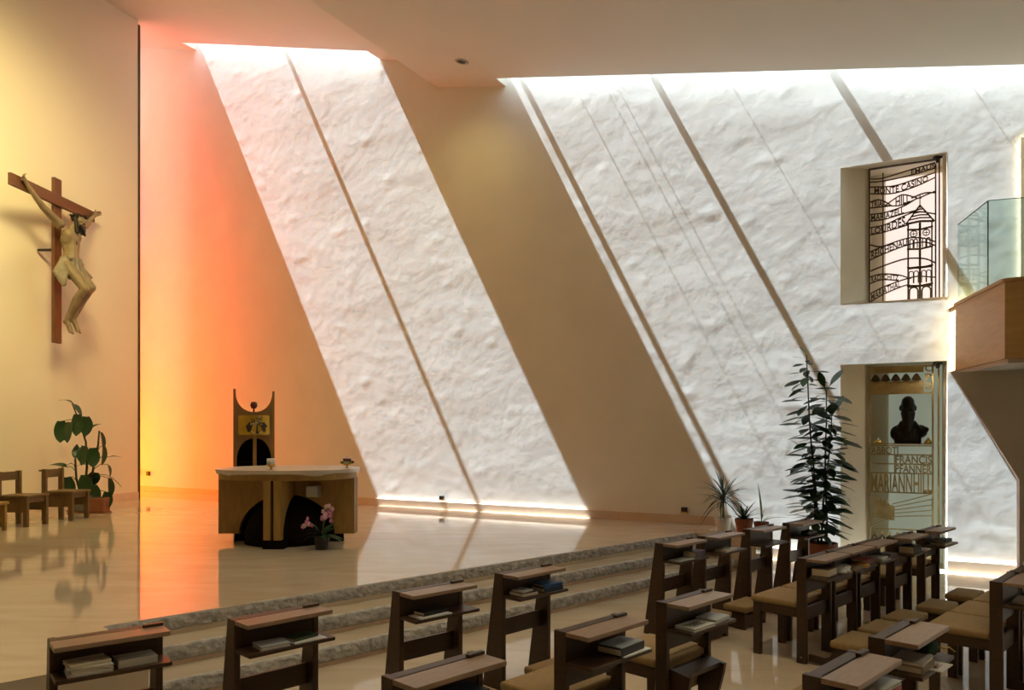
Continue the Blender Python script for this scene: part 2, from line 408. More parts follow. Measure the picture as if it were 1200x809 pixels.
for k, (d, zt) in enumerate(((.0, .45), (.33, .30), (.68, .15))):
    zr = zt
    root = struct(bpy.data.objects.new('altar_step', None), 'altar step with a rough split stone edge'); COL.objects.link(root)
    if k > 0:
        dd = d; d_prev = (0, .33, .68)[k-1]
        pts = [along(0, d_prev-.02), along(T_END, d_prev-.02), along(T_END, d-.03), along(0, d-.03)]
        bm = B(); wprism(bm, [(p.x, p.y) for p in pts], 0, zt-.002); obj('tread', bm, M_FLOOR, root)
    # rough fronted slabs
    t = 0.0; i = 0
    while t < T_END-.05:
        L = min(1.55+.35*math.sin(i*2.3+k), T_END-t)
        if T_END-(t+L) < .4: L = T_END-t
        nseg = max(4, int(L/.035)); bm = B(); rings = []
        for s in range(nseg+1):
            tt = t+.002+(L-.004)*s/nseg; ring = []
            for (dz, dd) in ((zt-.002, -.06), (zt, -.004), (zt-.012, .006), (zt-.040, .012), (zt-.070, .012), (zt-.098, .008), (zt-.114, -.004), (zt-.116, -.06)):
                amp = .012 if dd > 0 else 0.004
                jit = noise.noise(Vector((tt*14, dz*40, k*5)))*amp + noise.noise(Vector((tt*33, dz*60, k*5)))*amp*.7
                p = along(tt, d+dd+jit if dd > -.05 else d+dd); ring.append(bm.verts.new((p.x, p.y, dz)))
            rings.append(ring)
        for a, b in zip(rings[:-1], rings[1:]):
            for q in range(8): bm.faces.new((a[q], a[(q+1) % 8], b[(q+1) % 8], b[q]))
        bm.faces.new(rings[0]); bm.faces.new(rings[-1][::-1])
        bmesh.ops.recalc_face_normals(bm, faces=bm.faces)
        obj('stone_slab', bm, M_ROUGH, root); t += L; i += 1
    # smooth recessed part of the riser
    pts = [along(0, d-.05), along(T_END, d-.05), along(T_END, d-.012), along(0, d-.012)]
    bm = B(); wprism(bm, [(p.x, p.y) for p in pts], zt-.15, zt-.117); obj('riser', bm, M_BASEB, root)
# flank block closing the steps on the right
pts = [along(T_END-.35, -.3), along(T_END, -.3), along(T_END, .95), along(T_END-.35, .95)]
bm = B(); wprism(bm, [(p.x, p.y) for p in pts], 0, PLAT+.0)
struct(obj('step_flank', bm, M_FLOOR), 'polished stone block closing the end of the altar steps')

# baseboards
def ubase(name, u0, u1, z0, h, lab):
    bm = B(); L = u1-u0; k = max(1, round(L/1.6)); root = struct(bpy.data.objects.new(name, None), lab); COL.objects.link(root)
    for i in range(k):
        a = u0+L*i/k+.001; b = u0+L*(i+1)/k-.001
        bm = B(); wprism(bm, [UN(a, WN-.055), UN(b, WN-.055), UN(b, WN+.05), UN(a, WN+.05)], z0, z0+h); obj('stone_slab', bm, M_BASEB, root)
uE = EW.x*CA - EW.y*SA
ubase('baseboard_back', -17.9, uE, PLAT, .135, 'pinkish stone skirting along the platform')
ubase('baseboard_nave', uE, NU0, 0, .17, 'pinkish stone skirting under the plants')
ubase('baseboard_right', NU1, 7.4, 0, .17, 'pinkish stone skirting under the balcony')
root = struct(bpy.data.objects.new('baseboard_left', None), 'pale stone skirting below the crucifix'); COL.objects.link(root)
for i in range(9):
    a = LE-LD*(i*1.5+.001); b = LE-LD*(i*1.5+1.499)
    bm = B(); wprism(bm, [(p.x, p.y) for p in (a-LN*.05, b-LN*.05, b+LN*.02, a+LN*.02)], PLAT, PLAT+.16); obj('stone_slab', bm, M_BASEB, root)

# ------------------------------------------------------------------ niches in the wall
NICHE_D = .22
GU0, GU1 = -.86, .03
def npoly(name, pts4, m, parent):
    bm = B(); bm.faces.new([bm.verts.new(UN(*p)) for p in pts4]); return obj(name, bm, m, parent)
M_NREV = mat('niche_reveal_paint', (0.80, 0.75, 0.62), 0.8, spec=.2)
def niche(idx, z0, z1, pane_m):
    root = struct(bpy.data.objects.new('wall_niche', None), ('lower wall niche reaching the floor', 'upper wall niche with backlit pane')[idx]); COL.objects.link(root)
    g = WN+NICHE_D; bk = WN+.62
    bm = B(); V = lambda u, n, z: bm.verts.new(UN(u, n, z))
    def quad(*p): bm.faces.new([V(*q) for q in p])
    quad((NU0, WN, z0), (GU0, g, z0), (GU0, g, z1), (NU0, WN, z1))                   # splayed left reveal
    quad((NU1, WN, z0), (NU1, WN, z1), (GU1+.03, g, z1), (GU1+.03, g, z0))           # right reveal
    quad((NU0, WN, z1), (GU0, g, z1), (GU1+.03, g, z1), (NU1, WN, z1))
    quad((NU0, WN, z0), (NU1, WN, z0), (GU1+.03, g, z0), (GU0, g, z0))
    for a, b in ((GU0, GU0+.0), (GU1+.03, GU1+.03)):
        quad((a, g, z0), (a, bk, z0), (a, bk, z1), (a, g, z1))
    quad((GU0, g, z1), (GU1+.03, g, z1), (GU1+.03, bk, z1), (GU0, bk, z1)); quad((GU0, g, z0), (GU1+.03, g, z0), (GU1+.03, bk, z0), (GU0, bk, z0))
    obj('reveal', bm, M_NREV, root)
    bm = B(); wprism(bm, [UN(GU0-.02, bk), UN(GU1+.05, bk), UN(GU1+.05, bk+.03), UN(GU0-.02, bk+.03)], z0-.02, z1+.02); obj('back_panel', bm, M_NREV, root)
    return root, g, bk
nlow, G1, BK1 = niche(0, NZ[0][0], NZ[0][1], None)
nup, G2, BK2 = niche(1, NZ[1][0], NZ[1][1], None)
M_PANEUP = mat('backlit_milk_glass', (0.8, 0.72, 0.68), .5, emit=(1.0, .83, .76), estr=.95)
bm = B(); wprism(bm, [UN(-.66, BK2-.05), UN(.05, BK2-.05), UN(.05, BK2-.035), UN(-.66, BK2-.035)], NZ[1][0]+.02, NZ[1][1]-.10)
obj('pane', bm, M_PANEUP, nup)
M_PANELOW = mat('grey_green_glow_glass', (0.50, 0.56, 0.47), .45, emit=(.80, .92, .74), estr=.20)  # weak emission added so the back glass looks lit
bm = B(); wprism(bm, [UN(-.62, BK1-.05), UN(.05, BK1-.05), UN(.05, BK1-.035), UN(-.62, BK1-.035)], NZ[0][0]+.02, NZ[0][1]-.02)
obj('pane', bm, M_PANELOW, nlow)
for zt, g, pw, colr, lab in ((NZ[0][1], G1, 4.0, (1, .86, .62), 'small black clip lamp under the top of the bust niche'), (NZ[1][1], G2, 2.0, (1, .80, .5), 'small black clip lamp under the top of the tower grille niche')):
    t = thing('niche_lamp', lab, 'lamp', UN(.0, g-.10, zt-.06))
    bm = B(); box(bm, -.05, .05, -.03, .03, .025, .055, .004); obj('bracket', bm, M_BLACK, t)
    bm = B(); lathe(bm, [(.0, -.03), (.022, -.03), (.028, .02), (.012, .03), (0, .03)], 12); obj('lamp_head', bm, M_BLACK, t, True)
    l = bpy.data.lights.new('niche_bulb', 'SPOT'); l.energy = pw*2; l.color = colr; l.shadow_soft_size = .04; l.spot_size = R(125); l.spot_blend = .9
    lo = bpy.data.objects.new('niche_bulb', l); COL.objects.link(lo); lo.parent = t; lo.location = (-.02, -.01, -.05); lo.rotation_euler = Vector((-.55, .10, -1)).to_track_quat('-Z', 'Y').to_euler()

# grille building in local coords: x to the right (u), y up (z); depth = n
def gmat(u0, z0, n): 
    m = Matrix.Identity(4); ux = UN(1, 0); nz = UN(0, 1)
    m.col[0][:3] = ux; m.col[1][:3] = (0, 0, 1); m.col[2][:3] = -nz; m.translation = UN(u0, n, z0); return m
def ribbon(bm, pts, wd, dep=.012):
    """flat bar following a 2-D polyline, width wd, thickness dep"""
    L = []; Rr = []
    for i, p in enumerate(pts):
        a = Vector(pts[max(i-1, 0)]); b = Vector(pts[min(i+1, len(pts)-1)]); t = (b-a).normalized(); nrm = Vector((-t.y, t.x))*wd/2
        p = Vector(p); L.append(p+nrm); Rr.append(p-nrm)
    f = [[bm.verts.new((q.x, q.y, z)) for q in S] for z in (0, dep) for S in (L, Rr)]
    for i in range(len(pts)-1):
        bm.faces.new((f[2][i], f[3][i], f[3][i+1], f[2][i+1])); bm.faces.new((f[0][i], f[0][i+1], f[1][i+1], f[1][i]))
        bm.faces.new((f[0][i], f[2][i], f[2][i+1], f[0][i+1])); bm.faces.new((f[1][i], f[1][i+1], f[3][i+1], f[3][i]))
    return bm
def bez(pts, n=22):
    """smooth curve through a few points (Catmull-Rom)"""
    P = [Vector(p) for p in pts]; P = [P[0]*2-P[1]] + P + [P[-1]*2-P[-2]]; out = []
    for i in range(1, len(P)-2):
        for k in range(n//(len(P)-3)):
            t = k/(n//(len(P)-3)); a, b, c, d = P[i-1:i+3]
            out.append(.5*((2*b)+(c-a)*t+(2*a-5*b+4*c-d)*t*t+(3*b-a-3*c+d)*t**3))
    out.append(P[-2]); return [(p.x, p.y) for p in out]
def warp_text(body, x0, x1, low, high, name, m, parent, dep=.012):
    """lettering stretched between a lower and an upper line"""
    me = text_mesh(body, .5)
    xs = [v.co.x for v in me.vertices]; ys = [v.co.y for v in me.vertices]; a, b = min(xs), max(xs); c, d = 0.0, max(ys)
    for v in me.vertices:
        fx = (v.co.x-a)/(b-a); x = x0+(x1-x0)*fx; fy = (v.co.y-c)/(d-c)
        l, h = low(x), high(x); v.co = (x, l+(h-l)*fy, dep if v.co.z > 0 else 0.0)
    return mobj(name, me, m, parent)
def interp(pts):
    c = bez(pts)
    def f(x):
        for (xa, ya), (xb, yb) in zip(c[:-1], c[1:]):
            if xa <= x <= xb: return ya+(yb-ya)*(x-xa)/max(1e-6, xb-xa)
        return c[0][1] if x < c[0][0] else c[-1][1]
    return f

# --- upper grille : 0.89 wide, 1.90 high
GW = GU1-GU0; GH = NZ[1][1]-NZ[1][0]
gup = bpy.data.objects.new('tower_grille', None); COL.objects.link(gup); gup.matrix_world = gmat(GU0, NZ[1][0], G2-.01)
tag(gup, 'dark metal grille with place names and a church tower before a backlit pane', 'grille')
m = M_BRASSD
bm = B(); e = .022
for pts in (((0, e/2), (GW, e/2)), ((0, GH-e), (GW, GH-e)), ((e/2, 0), (e/2, GH-e)), ((GW-e/2, 0), (GW-e/2, GH-e)), ((.185, 0), (.185, GH-.10)), ((GW-.055, 0), (GW-.055, GH-.08))):
    ribbon(bm, pts, .020 if pts[0][0] not in (.185,) else .016, .03)
obj('frame', bm, m, gup)
# every row: lower line, upper line, text range
def gp_(x, y):
    f = (x-190)/307.0; bot = 745-25*f; top = 145-50*f
    return (max(.012, min(GW-.06, f*GW)), (bot-y)/(bot-top)*(GH-.03))
rows_ = [
 ('EMAUS',        375, 485, [(195, 197), (255, 192), (380, 163), (490, 130)], [(195, 184), (255, 178), (380, 138), (490, 106)]),
 ('MONTE CASINO', 215, 447, [(195, 250), (300, 246), (400, 212), (490, 172)], [(195, 220), (300, 213), (400, 180), (490, 150)]),
 ('TRIAS',        200, 262, [(190, 314), (255, 307), (290, 302)], [(190, 288), (230, 276), (262, 284), (290, 302)]),
 ('HILL',         308, 370, [(262, 302), (330, 300), (400, 270), (495, 233)], [(262, 302), (320, 260), (350, 253), (400, 266)]),
 ('MARIAZELL',    200, 345, [(195, 373), (260, 363), (340, 338), (410, 318)], [(195, 343), (260, 333), (340, 305), (400, 268)]),
 ('LOURDES',      200, 350, [(195, 434), (260, 420), (360, 388)], [(195, 402), (260, 388), (340, 350), (400, 328), (495, 335)]),
 ('REICHENAU',    200, 358, [(195, 547), (260, 517), (360, 477), (430, 464), (495, 477)], [(195, 510), (260, 482), (360, 447), (430, 447), (495, 460)]),
 ('RADSCHITZ',    200, 322, [(195, 652), (250, 634), (320, 637)], [(195, 622), (250, 608), (320, 612), (375, 628)]),
 ('MARIATHAL',    200, 330, [(195, 735), (260, 697), (340, 662), (370, 655)], [(195, 698), (260, 664), (340, 634), (400, 618), (490, 620)]),
]
for body, x0, x1, lo_, hi_ in rows_:
    x0, x1 = gp_(x0, 0)[0], gp_(x1, 0)[0]; lo_ = [gp_(*q) for q in lo_]; hi_ = [gp_(*q) for q in hi_]
    bm = B(); ribbon(bm, bez(lo_), .017); ribbon(bm, bez(hi_), .017); obj('name_band', bm, m, gup)
    fl, fh = interp(lo_), interp(hi_)
    warp_text(body, x0, x1, lambda x: fl(x)+.006, lambda x: fh(x)-.006, 'lettering', m, gup)
for pts in ([(195, 597), (260, 570), (350, 540), (430, 538), (490, 555)], [(375, 268), (430, 245), (490, 240)], [(195, 478), (240, 486), (300, 472)]):
    bm = B(); ribbon(bm, bez([gp_(*q) for q in pts]), .02); obj('wave_bar', bm, m, gup)
# tower
tw = B(); tx = .645; hw = .145
def tl(*p, w_=.014): ribbon(tw, p, w_*1.35, .02)
for x, z0, z1, w_ in ((tx-hw, .0, 1.08, .016), (tx+hw, 0, 1.08, .014), (tx, 0, 1.08, .022)): tl((x, z0), (x, z1), w_=w_)
for z in (.25, .50, .76, 1.03):
    tl((tx-hw-.015, z-.03), (tx, z-.045), (tx+hw+.015, z-.02), w_=.018)
tl((tx-hw-.03, 1.08), (tx, 1.32)); tl((tx+hw+.03, 1.08), (tx, 1.32)); tl((tx-hw-.03, 1.08), (tx, 1.10), (tx+hw+.03, 1.08), w_=.02)
for q in (.22, .4, .58, .76): tl((tx-(hw+.03)*(1-q), 1.08+.24*q), (tx, 1.10+.22*q), (tx+(hw+.03)*(1-q), 1.08+.24*q), w_=.012)
tl((tx, 1.28), (tx, 1.47), w_=.009); tl((tx-.025, 1.42), (tx+.025, 1.42), w_=.009)
obj('tower_frame', tw, m, gup)
def arch_pts(cx, z0, z1, r, n=8):
    return [(cx-r, z0), (cx-r, z1)] + [(cx-r*math.cos(math.pi*k/n), z1+r*math.sin(math.pi*k/n)) for k in range(1, n)] + [(cx+r, z1), (cx+r, z0)]
for cx in (tx-hw/2-.005, tx+hw/2+.005):
    bm = B(); ribbon(bm, arch_pts(cx, .02, .14, .052), .02, .02); ribbon(bm, [(cx-.07, .205), (cx+.07, .205)], .03, .02); obj('arch', bm, m, gup)
    for s in (-1, 1):
        bm = B(); ribbon(bm, arch_pts(cx+s*.03, .25, .39, .026), .012, .02); obj('arch', bm, m, gup)
        bm = B(); ribbon(bm, arch_pts(cx+s*.026, .74, .84, .020), .014, .02); obj('arch', bm, m, gup)
    bm = B(); ribbon(bm, [(cx+.042*math.cos(a*.3142), .935+.042*math.sin(a*.3142)) for a in range(21)], .012, .02)
    ribbon(bm, [(cx-.03, .935), (cx+.03, .935)], .008, .02); ribbon(bm, [(cx, .905), (cx, .965)], .008, .02); obj('clock_face', bm, m, gup)
    bm = B(); ribbon(bm, [(cx-.07, .46), (cx+.07, .465)], .03, .02); obj('cornice', bm, m, gup)

# --- lower grille : 0.89 wide, 2.80 high, brass
H2 = NZ[0][1]-NZ[0][0]-.03
glow_ = bpy.data.objects.new('abbot_grille', None); COL.objects.link(glow_); glow_.matrix_world = gmat(GU0, NZ[0][0], G1-.01)
tag(glow_, 'brass grille with lettering, arches and leaf shapes around the bust', 'grille')
m = M_BRASS
bm = B()
for pts in (((0, .012), (GW, .012)), ((0, H2-.015), (GW, H2-.015)), ((.015, 0), (.015, H2)), ((GW-.02, 0), (GW-.02, H2)), ((GW-.09, 0), (GW-.09, H2))):
    ribbon(bm, pts, .026, .03)
obj('frame', bm, m, glow_)
ZS = 1.70
lv = dict(band0=2.42, shelf=ZS, t1=1.57, t2=1.43, t3=1.30, m0=1.02, m1=1.29, r0=.50, a0=.12, a1=.48)
bm = B()
for z in (2.40, ZS-.03, 1.545, 1.415, 1.285, 1.015, .50, .13): ribbon(bm, [(.02, z), (GW-.09, z)], .018, .025)
obj('cross_bars', bm, m, glow_)
bm = B(); ribbon(bm, [(.02, 2.49), (GW-.20, 2.49)], .17, .012); obj('band_plate', bm, m, glow_)
bm = B(); ribbon(bm, [(.02, 2.74), (GW-.20, 2.74)], .10, .012); obj('band_plate', bm, m, glow_)
for i in range(5):
    cx = .09+i*.128
    pts = [(cx-.068, 2.585)] + [(cx-.06+.12*k/8, 2.595+.082*math.sin(math.pi*k/8)) for k in range(9)] + [(cx+.068, 2.585), (cx, 2.57)]
    bm = B(); prism(bm, pts, 'z', 0, .03); obj('leaf_shape', bm, M_BRASSD, glow_)
C = lambda v: (lambda x: v)
for i, ch in enumerate('CPS'): warp_text(ch, GW-.185, GW-.10, C(2.70-i*.12), C(2.79-i*.12), 'lettering', m, glow_)
warp_text('ABBOT', .03, .36, C(1.555), C(1.655), 'lettering', m, glow_)
warp_text('FRANCIS', .34, GW-.10, C(1.425), C(1.535), 'lettering', m, glow_)
warp_text('PFANNER', .34, GW-.10, C(1.295), C(1.405), 'lettering', m, glow_)
warp_text('MARIANNHILL', .03, GW-.10, C(1.025), C(1.275), 'lettering', m, glow_)
bm = B(); ribbon(bm, [(.33, 1.285), (.33, 1.56)], .014, .02); ribbon(bm, [(.37, 1.545), (.37, ZS-.03)], .014, .02); obj('divider', bm, m, glow_)
# buildings and field furrows
for i, (x, h) in enumerate(((.10, .34), (.15, .30), (.20, .27), (.25, .23), (.30, .20))):
    bm = B(); prism(bm, [(x-.03, .66-.01*i), (x+.03, .66-.01*i), (x+.03, .66+h*.75), (x, .66+h*.9), (x-.03, .66+h*.75)], 'z', 0, .012); obj('house_shape', bm, m, glow_)
for i in range(5):
    bm = B(); ribbon(bm, bez([(.30, .72+.045*i-.05), (.5, .73+.055*i-.04), (GW-.10, .70+.075*i+.01)]), .012); obj('furrow_bar', bm, m, glow_)
    bm = B(); ribbon(bm, bez([(.03, .54+.035*i), (.15, .60+.035*i), (.27, .66+.01*i)]), .010); obj('furrow_bar', bm, m, glow_)
for i in range(8):
    cx = .075+i*.098
    pts = []
    bm = B(); ribbon(bm, [(cx-.044, .15), (cx-.038, .26)] + [(cx-.036*math.cos(math.pi*k/8), .30+.10*math.sin(math.pi*k/8)) for k in range(9)] + [(cx+.038, .26), (cx+.044, .15)], .026, .03); obj('arch', bm, M_BRASSD, glow_)
    bm = B(); prism(bm, [(cx+.022*math.cos(a*.7854), .435+.026*math.sin(a*.7854)) for a in range(8)], 'z', 0, .02); obj('arch_finial', bm, m, glow_)
    bm = B(); prism(bm, [(cx-.022, .15), (cx+.022, .15), (cx+.020, .30), (cx, .345), (cx-.020, .30)], 'z', 0, .008); obj('arch_fill', bm, m, glow_)
for i in range(7):
    bm = B(); ribbon(bm, [(.05+i*.11, .02), (.09+i*.11, .115), (.13+i*.11, .02)], .014, .02); obj('zigzag_bar', bm, m, glow_)
bm = B(); wprism(bm, [UN(GU0+.03, G1-.008), UN(GU1-.10, G1-.008), UN(GU1-.10, BK1-.06), UN(GU0+.03, BK1-.06)], NZ[0][0]+ZS-.012, NZ[0][0]+ZS)
sh = obj('bust_shelf', bm, M_BRASS); tag(sh, 'thin metal shelf across the lower niche under the bust', 'shelf')

# --- bust
bb = B()
zb = 0
ball(bb, (0, -.01, .395), (.083, .10, .115)); ball(bb, (0, .02, .42), (.082, .09, .098)); ball(bb, (0, .0, .44), (.078, .09, .08))
limb(bb, (0, .02, .32), (0, .02, .22), .062, .075)
ball(bb, (0, .02, .14), (.165, .10, .10)); ball(bb, (-.13, .03, .11), (.075, .08, .085)); ball(bb, (.14, .03, .13), (.085, .08, .075)); ball(bb, (.19, .03, .15), (.05, .06, .035))
box(bb, -.155, .15, -.05, .09, 0.0, .13)
box(bb, -.11, .11, -.04, .08, 0.0, .05)
limb(bb, (0, -.095, .405), (0, -.118, .37), .012, .018); ball(bb, (0, -.122, .362), (.02, .016, .014))
for s in (-1, 1):
    ball(bb, (s*.086, .01, .385), (.014, .024, .034)); limb(bb, (s*.015, -.097, .425), (s*.055, -.08, .428), .012, .010)
    ball(bb, (s*.045, -.078, .365), (.026, .026, .024)); limb(bb, (0, -.105, .345), (s*.055, -.09, .315), .016, .012)
for k in range(-3, 4): limb(bb, (k*.020, -.088+abs(k)*.006, .33), (k*.014, -.115+abs(k)*.006, .13+abs(k)*.018), .024, .013)
for k in range(-3, 4): limb(bb, (k*.035-.01, -.065, .16-.01*abs(k)), (k*.030, -.055, .02), .014, .014)
limb(bb, (-.07, -.05, .22), (-.13, -.03, .10), .03, .03); limb(bb, (.07, -.05, .22), (.16, -.02, .10), .03, .03)
me = remeshed(bb, .0085, 2)
bust = mobj('bronze_bust', me, M_BRONZE, None, True); SCB = 1.12
bust.matrix_world = Matrix.Translation(UN(-.37, G1+.20, NZ[0][0]+ZS+.001)) @ Matrix.Rotation(R(-29+3), 4, 'Z') @ Matrix.Diagonal((1.12, 1.15, 1.30, 1))
tag(bust, 'dark bronze bust of a bald man with a long beard', 'bust')
for du, lab in ((-.745, 'small gilt tealight holder beside the bust, nearer the splayed niche side'), (-.115, 'small gilt tealight holder beside the bust, below the clip lamp')):
    t = thing('tealight_holder', lab, 'candle holder', UN(du, G1+.12, NZ[0][0]+ZS+.001))
    bm = B(); lathe(bm, [(0, 0), (.05, 0), (.056, .012), (.045, .02), (.05, .035), (.0, .035)], 14); obj('dish', bm, M_GOLD, t, True)
    bm = B(); lathe(bm, [(0, .035), (.03, .035), (.03, .055), (.01, .06), (.016, .075), (0, .09)], 12); obj('candle', bm, M_WAX if du < -.5 else M_GOLD, t, True)

# ------------------------------------------------------------------ balcony on the right
BA, BC, BD = Vector((5.86, 10.28, 0)), Vector((5.39, 8.40, 0)), Vector((8.2, 6.23, 0))
zb0, zb1 = 2.69, 3.53
bal = struct(bpy.data.objects.new('balcony', None), 'veneered balcony front projecting from the white wall'); COL.objects.link(bal)
def offs(p, d, t): return p + d*t
d1 = (BC-BA).normalized(); n1 = Vector((-d1.y, d1.x, 0))       # n1 points to the balcony inside
d2 = (BD-BC).normalized(); n2 = Vector((-d2.y, d2.x, 0))
for a, b, nn in ((BA+Vector((.05, .2, 0)), BC, n1), (BC, BD, n2)):
    bm = B(); wprism(bm, [(p.x, p.y) for p in (a, b, b+nn*.05, a+nn*.05)], zb0, zb1); obj('parapet_panel', bm, M_BALC, bal)
    bm = B(); q = -nn*.025; wprism(bm, [(p.x, p.y) for p in (a+q, b+q, b+nn*.22, a+nn*.22)], zb1, zb1+.035); obj('parapet_cap', bm, M_BALC, bal)
bm = B(); wprism(bm, [(p.x, p.y) for p in (BA+n1*.03+Vector((.05, .15, 0)), BC+n1*.03+n2*.02, BD, Vector((9.5, 8, 0)))], zb0-.05, zb0+.12); obj('soffit', bm, M_CONC, bal)
bal_glass = thing('glass_balustrade', 'frameless greenish glass balustrade standing on the balcony', 'balustrade', (0, 0, 0))
g1, g2, g3 = Vector((5.80, 9.98, 0)), Vector((5.55, 8.95, 0)), Vector((8.0, 8.08, 0))
for a, b in ((g1, g2), (g2, g3)):
    d = (b-a).normalized(); nn = Vector((-d.y, d.x, 0))*.006; b2 = b-d*.012
    bm = B(); wprism(bm, [(p.x, p.y) for p in (a-nn, b2-nn, b2+nn, a+nn)], 3.567, 4.58); obj('glass_pane', bm, M_GLASS, bal_glass)
    bm = B(); wprism(bm, [(p.x, p.y) for p in (b2-nn, b-d*.004-nn, b-d*.004+nn, b2+nn)], 3.567, 4.58); obj('glass_edge', bm, M_GEDGE, bal_glass)
    bm = B(); wprism(bm, [(p.x, p.y) for p in (a-nn, b2-nn, b2+nn, a+nn)], 4.58, 4.586); obj('glass_edge', bm, M_GEDGE, bal_glass)
bm = B(); pp = [(.15, 2.64), (.87, 1.30), (.87, 0), (1.7, 0), (1.7, 2.64)]
A_ = [bm.verts.new(UN(u, 11.15, z)) for u, z in pp]; Bq = [bm.verts.new(UN(u, 11.55, z)) for u, z in pp]
bm.faces.new(A_); bm.faces.new(Bq[::-1])
for i in range(5): bm.faces.new((A_[i], A_[(i+1) % 5], Bq[(i+1) % 5], Bq[i]))
bmesh.ops.recalc_face_normals(bm, faces=bm.faces)
struct(obj('pier', bm, M_CONC), 'pale flared pier carrying the balcony')
bm = B(); wprism(bm, [UN(.93, WN-.05), UN(1.9, WN-.05), UN(1.9, WN+.02), UN(.93, WN+.02)], 3.58, 5.66)
dr = struct(obj('door_1', bm, mat('pale_door_wood', (.62, .47, .26), .5, var=.06)), 'pale wooden door onto the balcony')
bm = B(); lathe(bm, [(0, 0), (.05, 0), (.05, .03), (0, .03)], 14); h = obj('door_handle', bm, M_BLACK, dr); h.matrix_local = Matrix.Translation(UN(1.04, WN-.06, 5.12)) @ Matrix.Rotation(R(-29), 4, 'Z') @ Matrix.Rotation(R(90), 4, 'X')

# ------------------------------------------------------------------ small fittings on the walls
def wall_box(label, pos, rz, s=1.0):
    t = thing('wall_uplight', label, 'lamp', pos, rz)
    bm = B(); box(bm, -.05*s, .05*s, -.05*s, 0, 0, .018*s); obj('bracket', bm, M_GOLD, t)
    bm = B(); box(bm, -.042*s, .042*s, -.06*s, -.002, .018*s, .085*s, .008*s); obj('housing', bm, M_BLACK, t)
wall_box('small black uplight above the skirting under the sunbeam beside the altar', UN(-8.02, WN-.012, .615), R(-29))
wall_box('small black uplight above the skirting in the shaded band near the potted plants', UN(-3.46, WN-.012, .615), R(-29), 1.05)
for u, z, lab in ((-16.82, .90, 'small dark socket low on the yellow-lit wall, in the corner'), (-16.45, .88, 'small dark socket low on the yellow-lit wall, beside the corner one')):
    bm = B(); box(bm, -.05, .05, -.045, 0, -.05, .05, .008); o = obj('wall_socket', bm, M_BLACK); o.location = UN(u, WN-.012, z); o.rotation_euler = (0, 0, R(-29)); tag(o, lab, 'socket')
bm = B(); box(bm, -.045, .045, -.03, 0, -.045, .045, .008)
o = obj('wall_socket', bm, M_BLACK); p = LE-LD*.75+LN*.0; o.location = (p.x, p.y, PLAT+.27); o.rotation_euler = (0, 0, math.atan2(-LD.y, -LD.x)); tag(o, 'small dark socket above the skirting on the cream wall', 'socket')

# ------------------------------------------------------------------ ceiling spotlights (one in view near the corner; the others added for warm fill)
def downlight(u, n, low, power, label, spread=150, grp='added ceiling spotlights', aim=None, soft=.25, colr=WARM):
    z = z_low(u) if low else z_up(u); sl = .2 if low else .275
    t = thing('ceiling_spotlight', label, 'lamp', UN(u, n, z)); t['group'] = grp
    t.rotation_euler = (Matrix.Rotation(R(-29), 4, 'Z') @ Matrix.Rotation(math.atan(sl), 4, 'Y')).to_euler()
    bm = B(); lathe(bm, [(.075, .0), (.115, -.002), (.118, -.010), (.105, -.016), (.072, -.010), (.072, .0)], 20); obj('rim', bm, M_STEEL, t, True)
    bm = B()
    for k in range(-2, 3): box(bm, k*.03-.006, k*.03+.006, -.068, .068, -.010, -.004)
    obj('louvre', bm, M_BLACK, t)
    l = bpy.data.lights.new('spot_bulb', 'SPOT'); l.energy = power; l.color = colr; l.spot_size = R(spread); l.spot_blend = 1.0; l.shadow_soft_size = soft
    lo = bpy.data.objects.new('spot_bulb', l); COL.objects.link(lo); lo.parent = t; lo.location = (0, 0, -.05)
    if aim is not None:
        d = (t.rotation_euler.to_matrix().inverted() @ (Vector(aim)-t.location)).normalized(); lo.rotation_euler = d.to_track_quat('-Z', 'Y').to_euler()
    return t
PW = 230
downlight(-6.92, 10.76, True, 60, 'recessed steel spotlight in the lower ceiling near its corner', grp='recessed ceiling spotlight')
for u, n in ((-7.0, 5.8), (-3.8, 5.8), (-.6, 5.8), (-5.4, 1.5), (-2.0, 1.5), (1.6, 3.6)): downlight(u, n, True, PW, 'added unseen steel spotlight in the lower ceiling above the chairs', 90, colr=(1.0, .86, .56))  # fill lamps added out of view over the nave
for u, n in ((-11.6, 6.6), (-9.4, 8.4), (-10.8, 3.2)): downlight(u, n, False, 420, 'added unseen steel spotlight in the upper ceiling above the platform', 75)  # more unseen lamps, added to brighten the platform

downlight(-9.2, 5.6, False, 3400, 'added unseen steel spotlight in the upper ceiling turned towards the crucifix', 80, 'added ceiling spotlight on the crucifix', aim=(-8.9, 12.7, 6.6), soft=1.2, colr=(1.0, .80, .36))  # unseen lamp added to brighten the cream wall around the crucifix
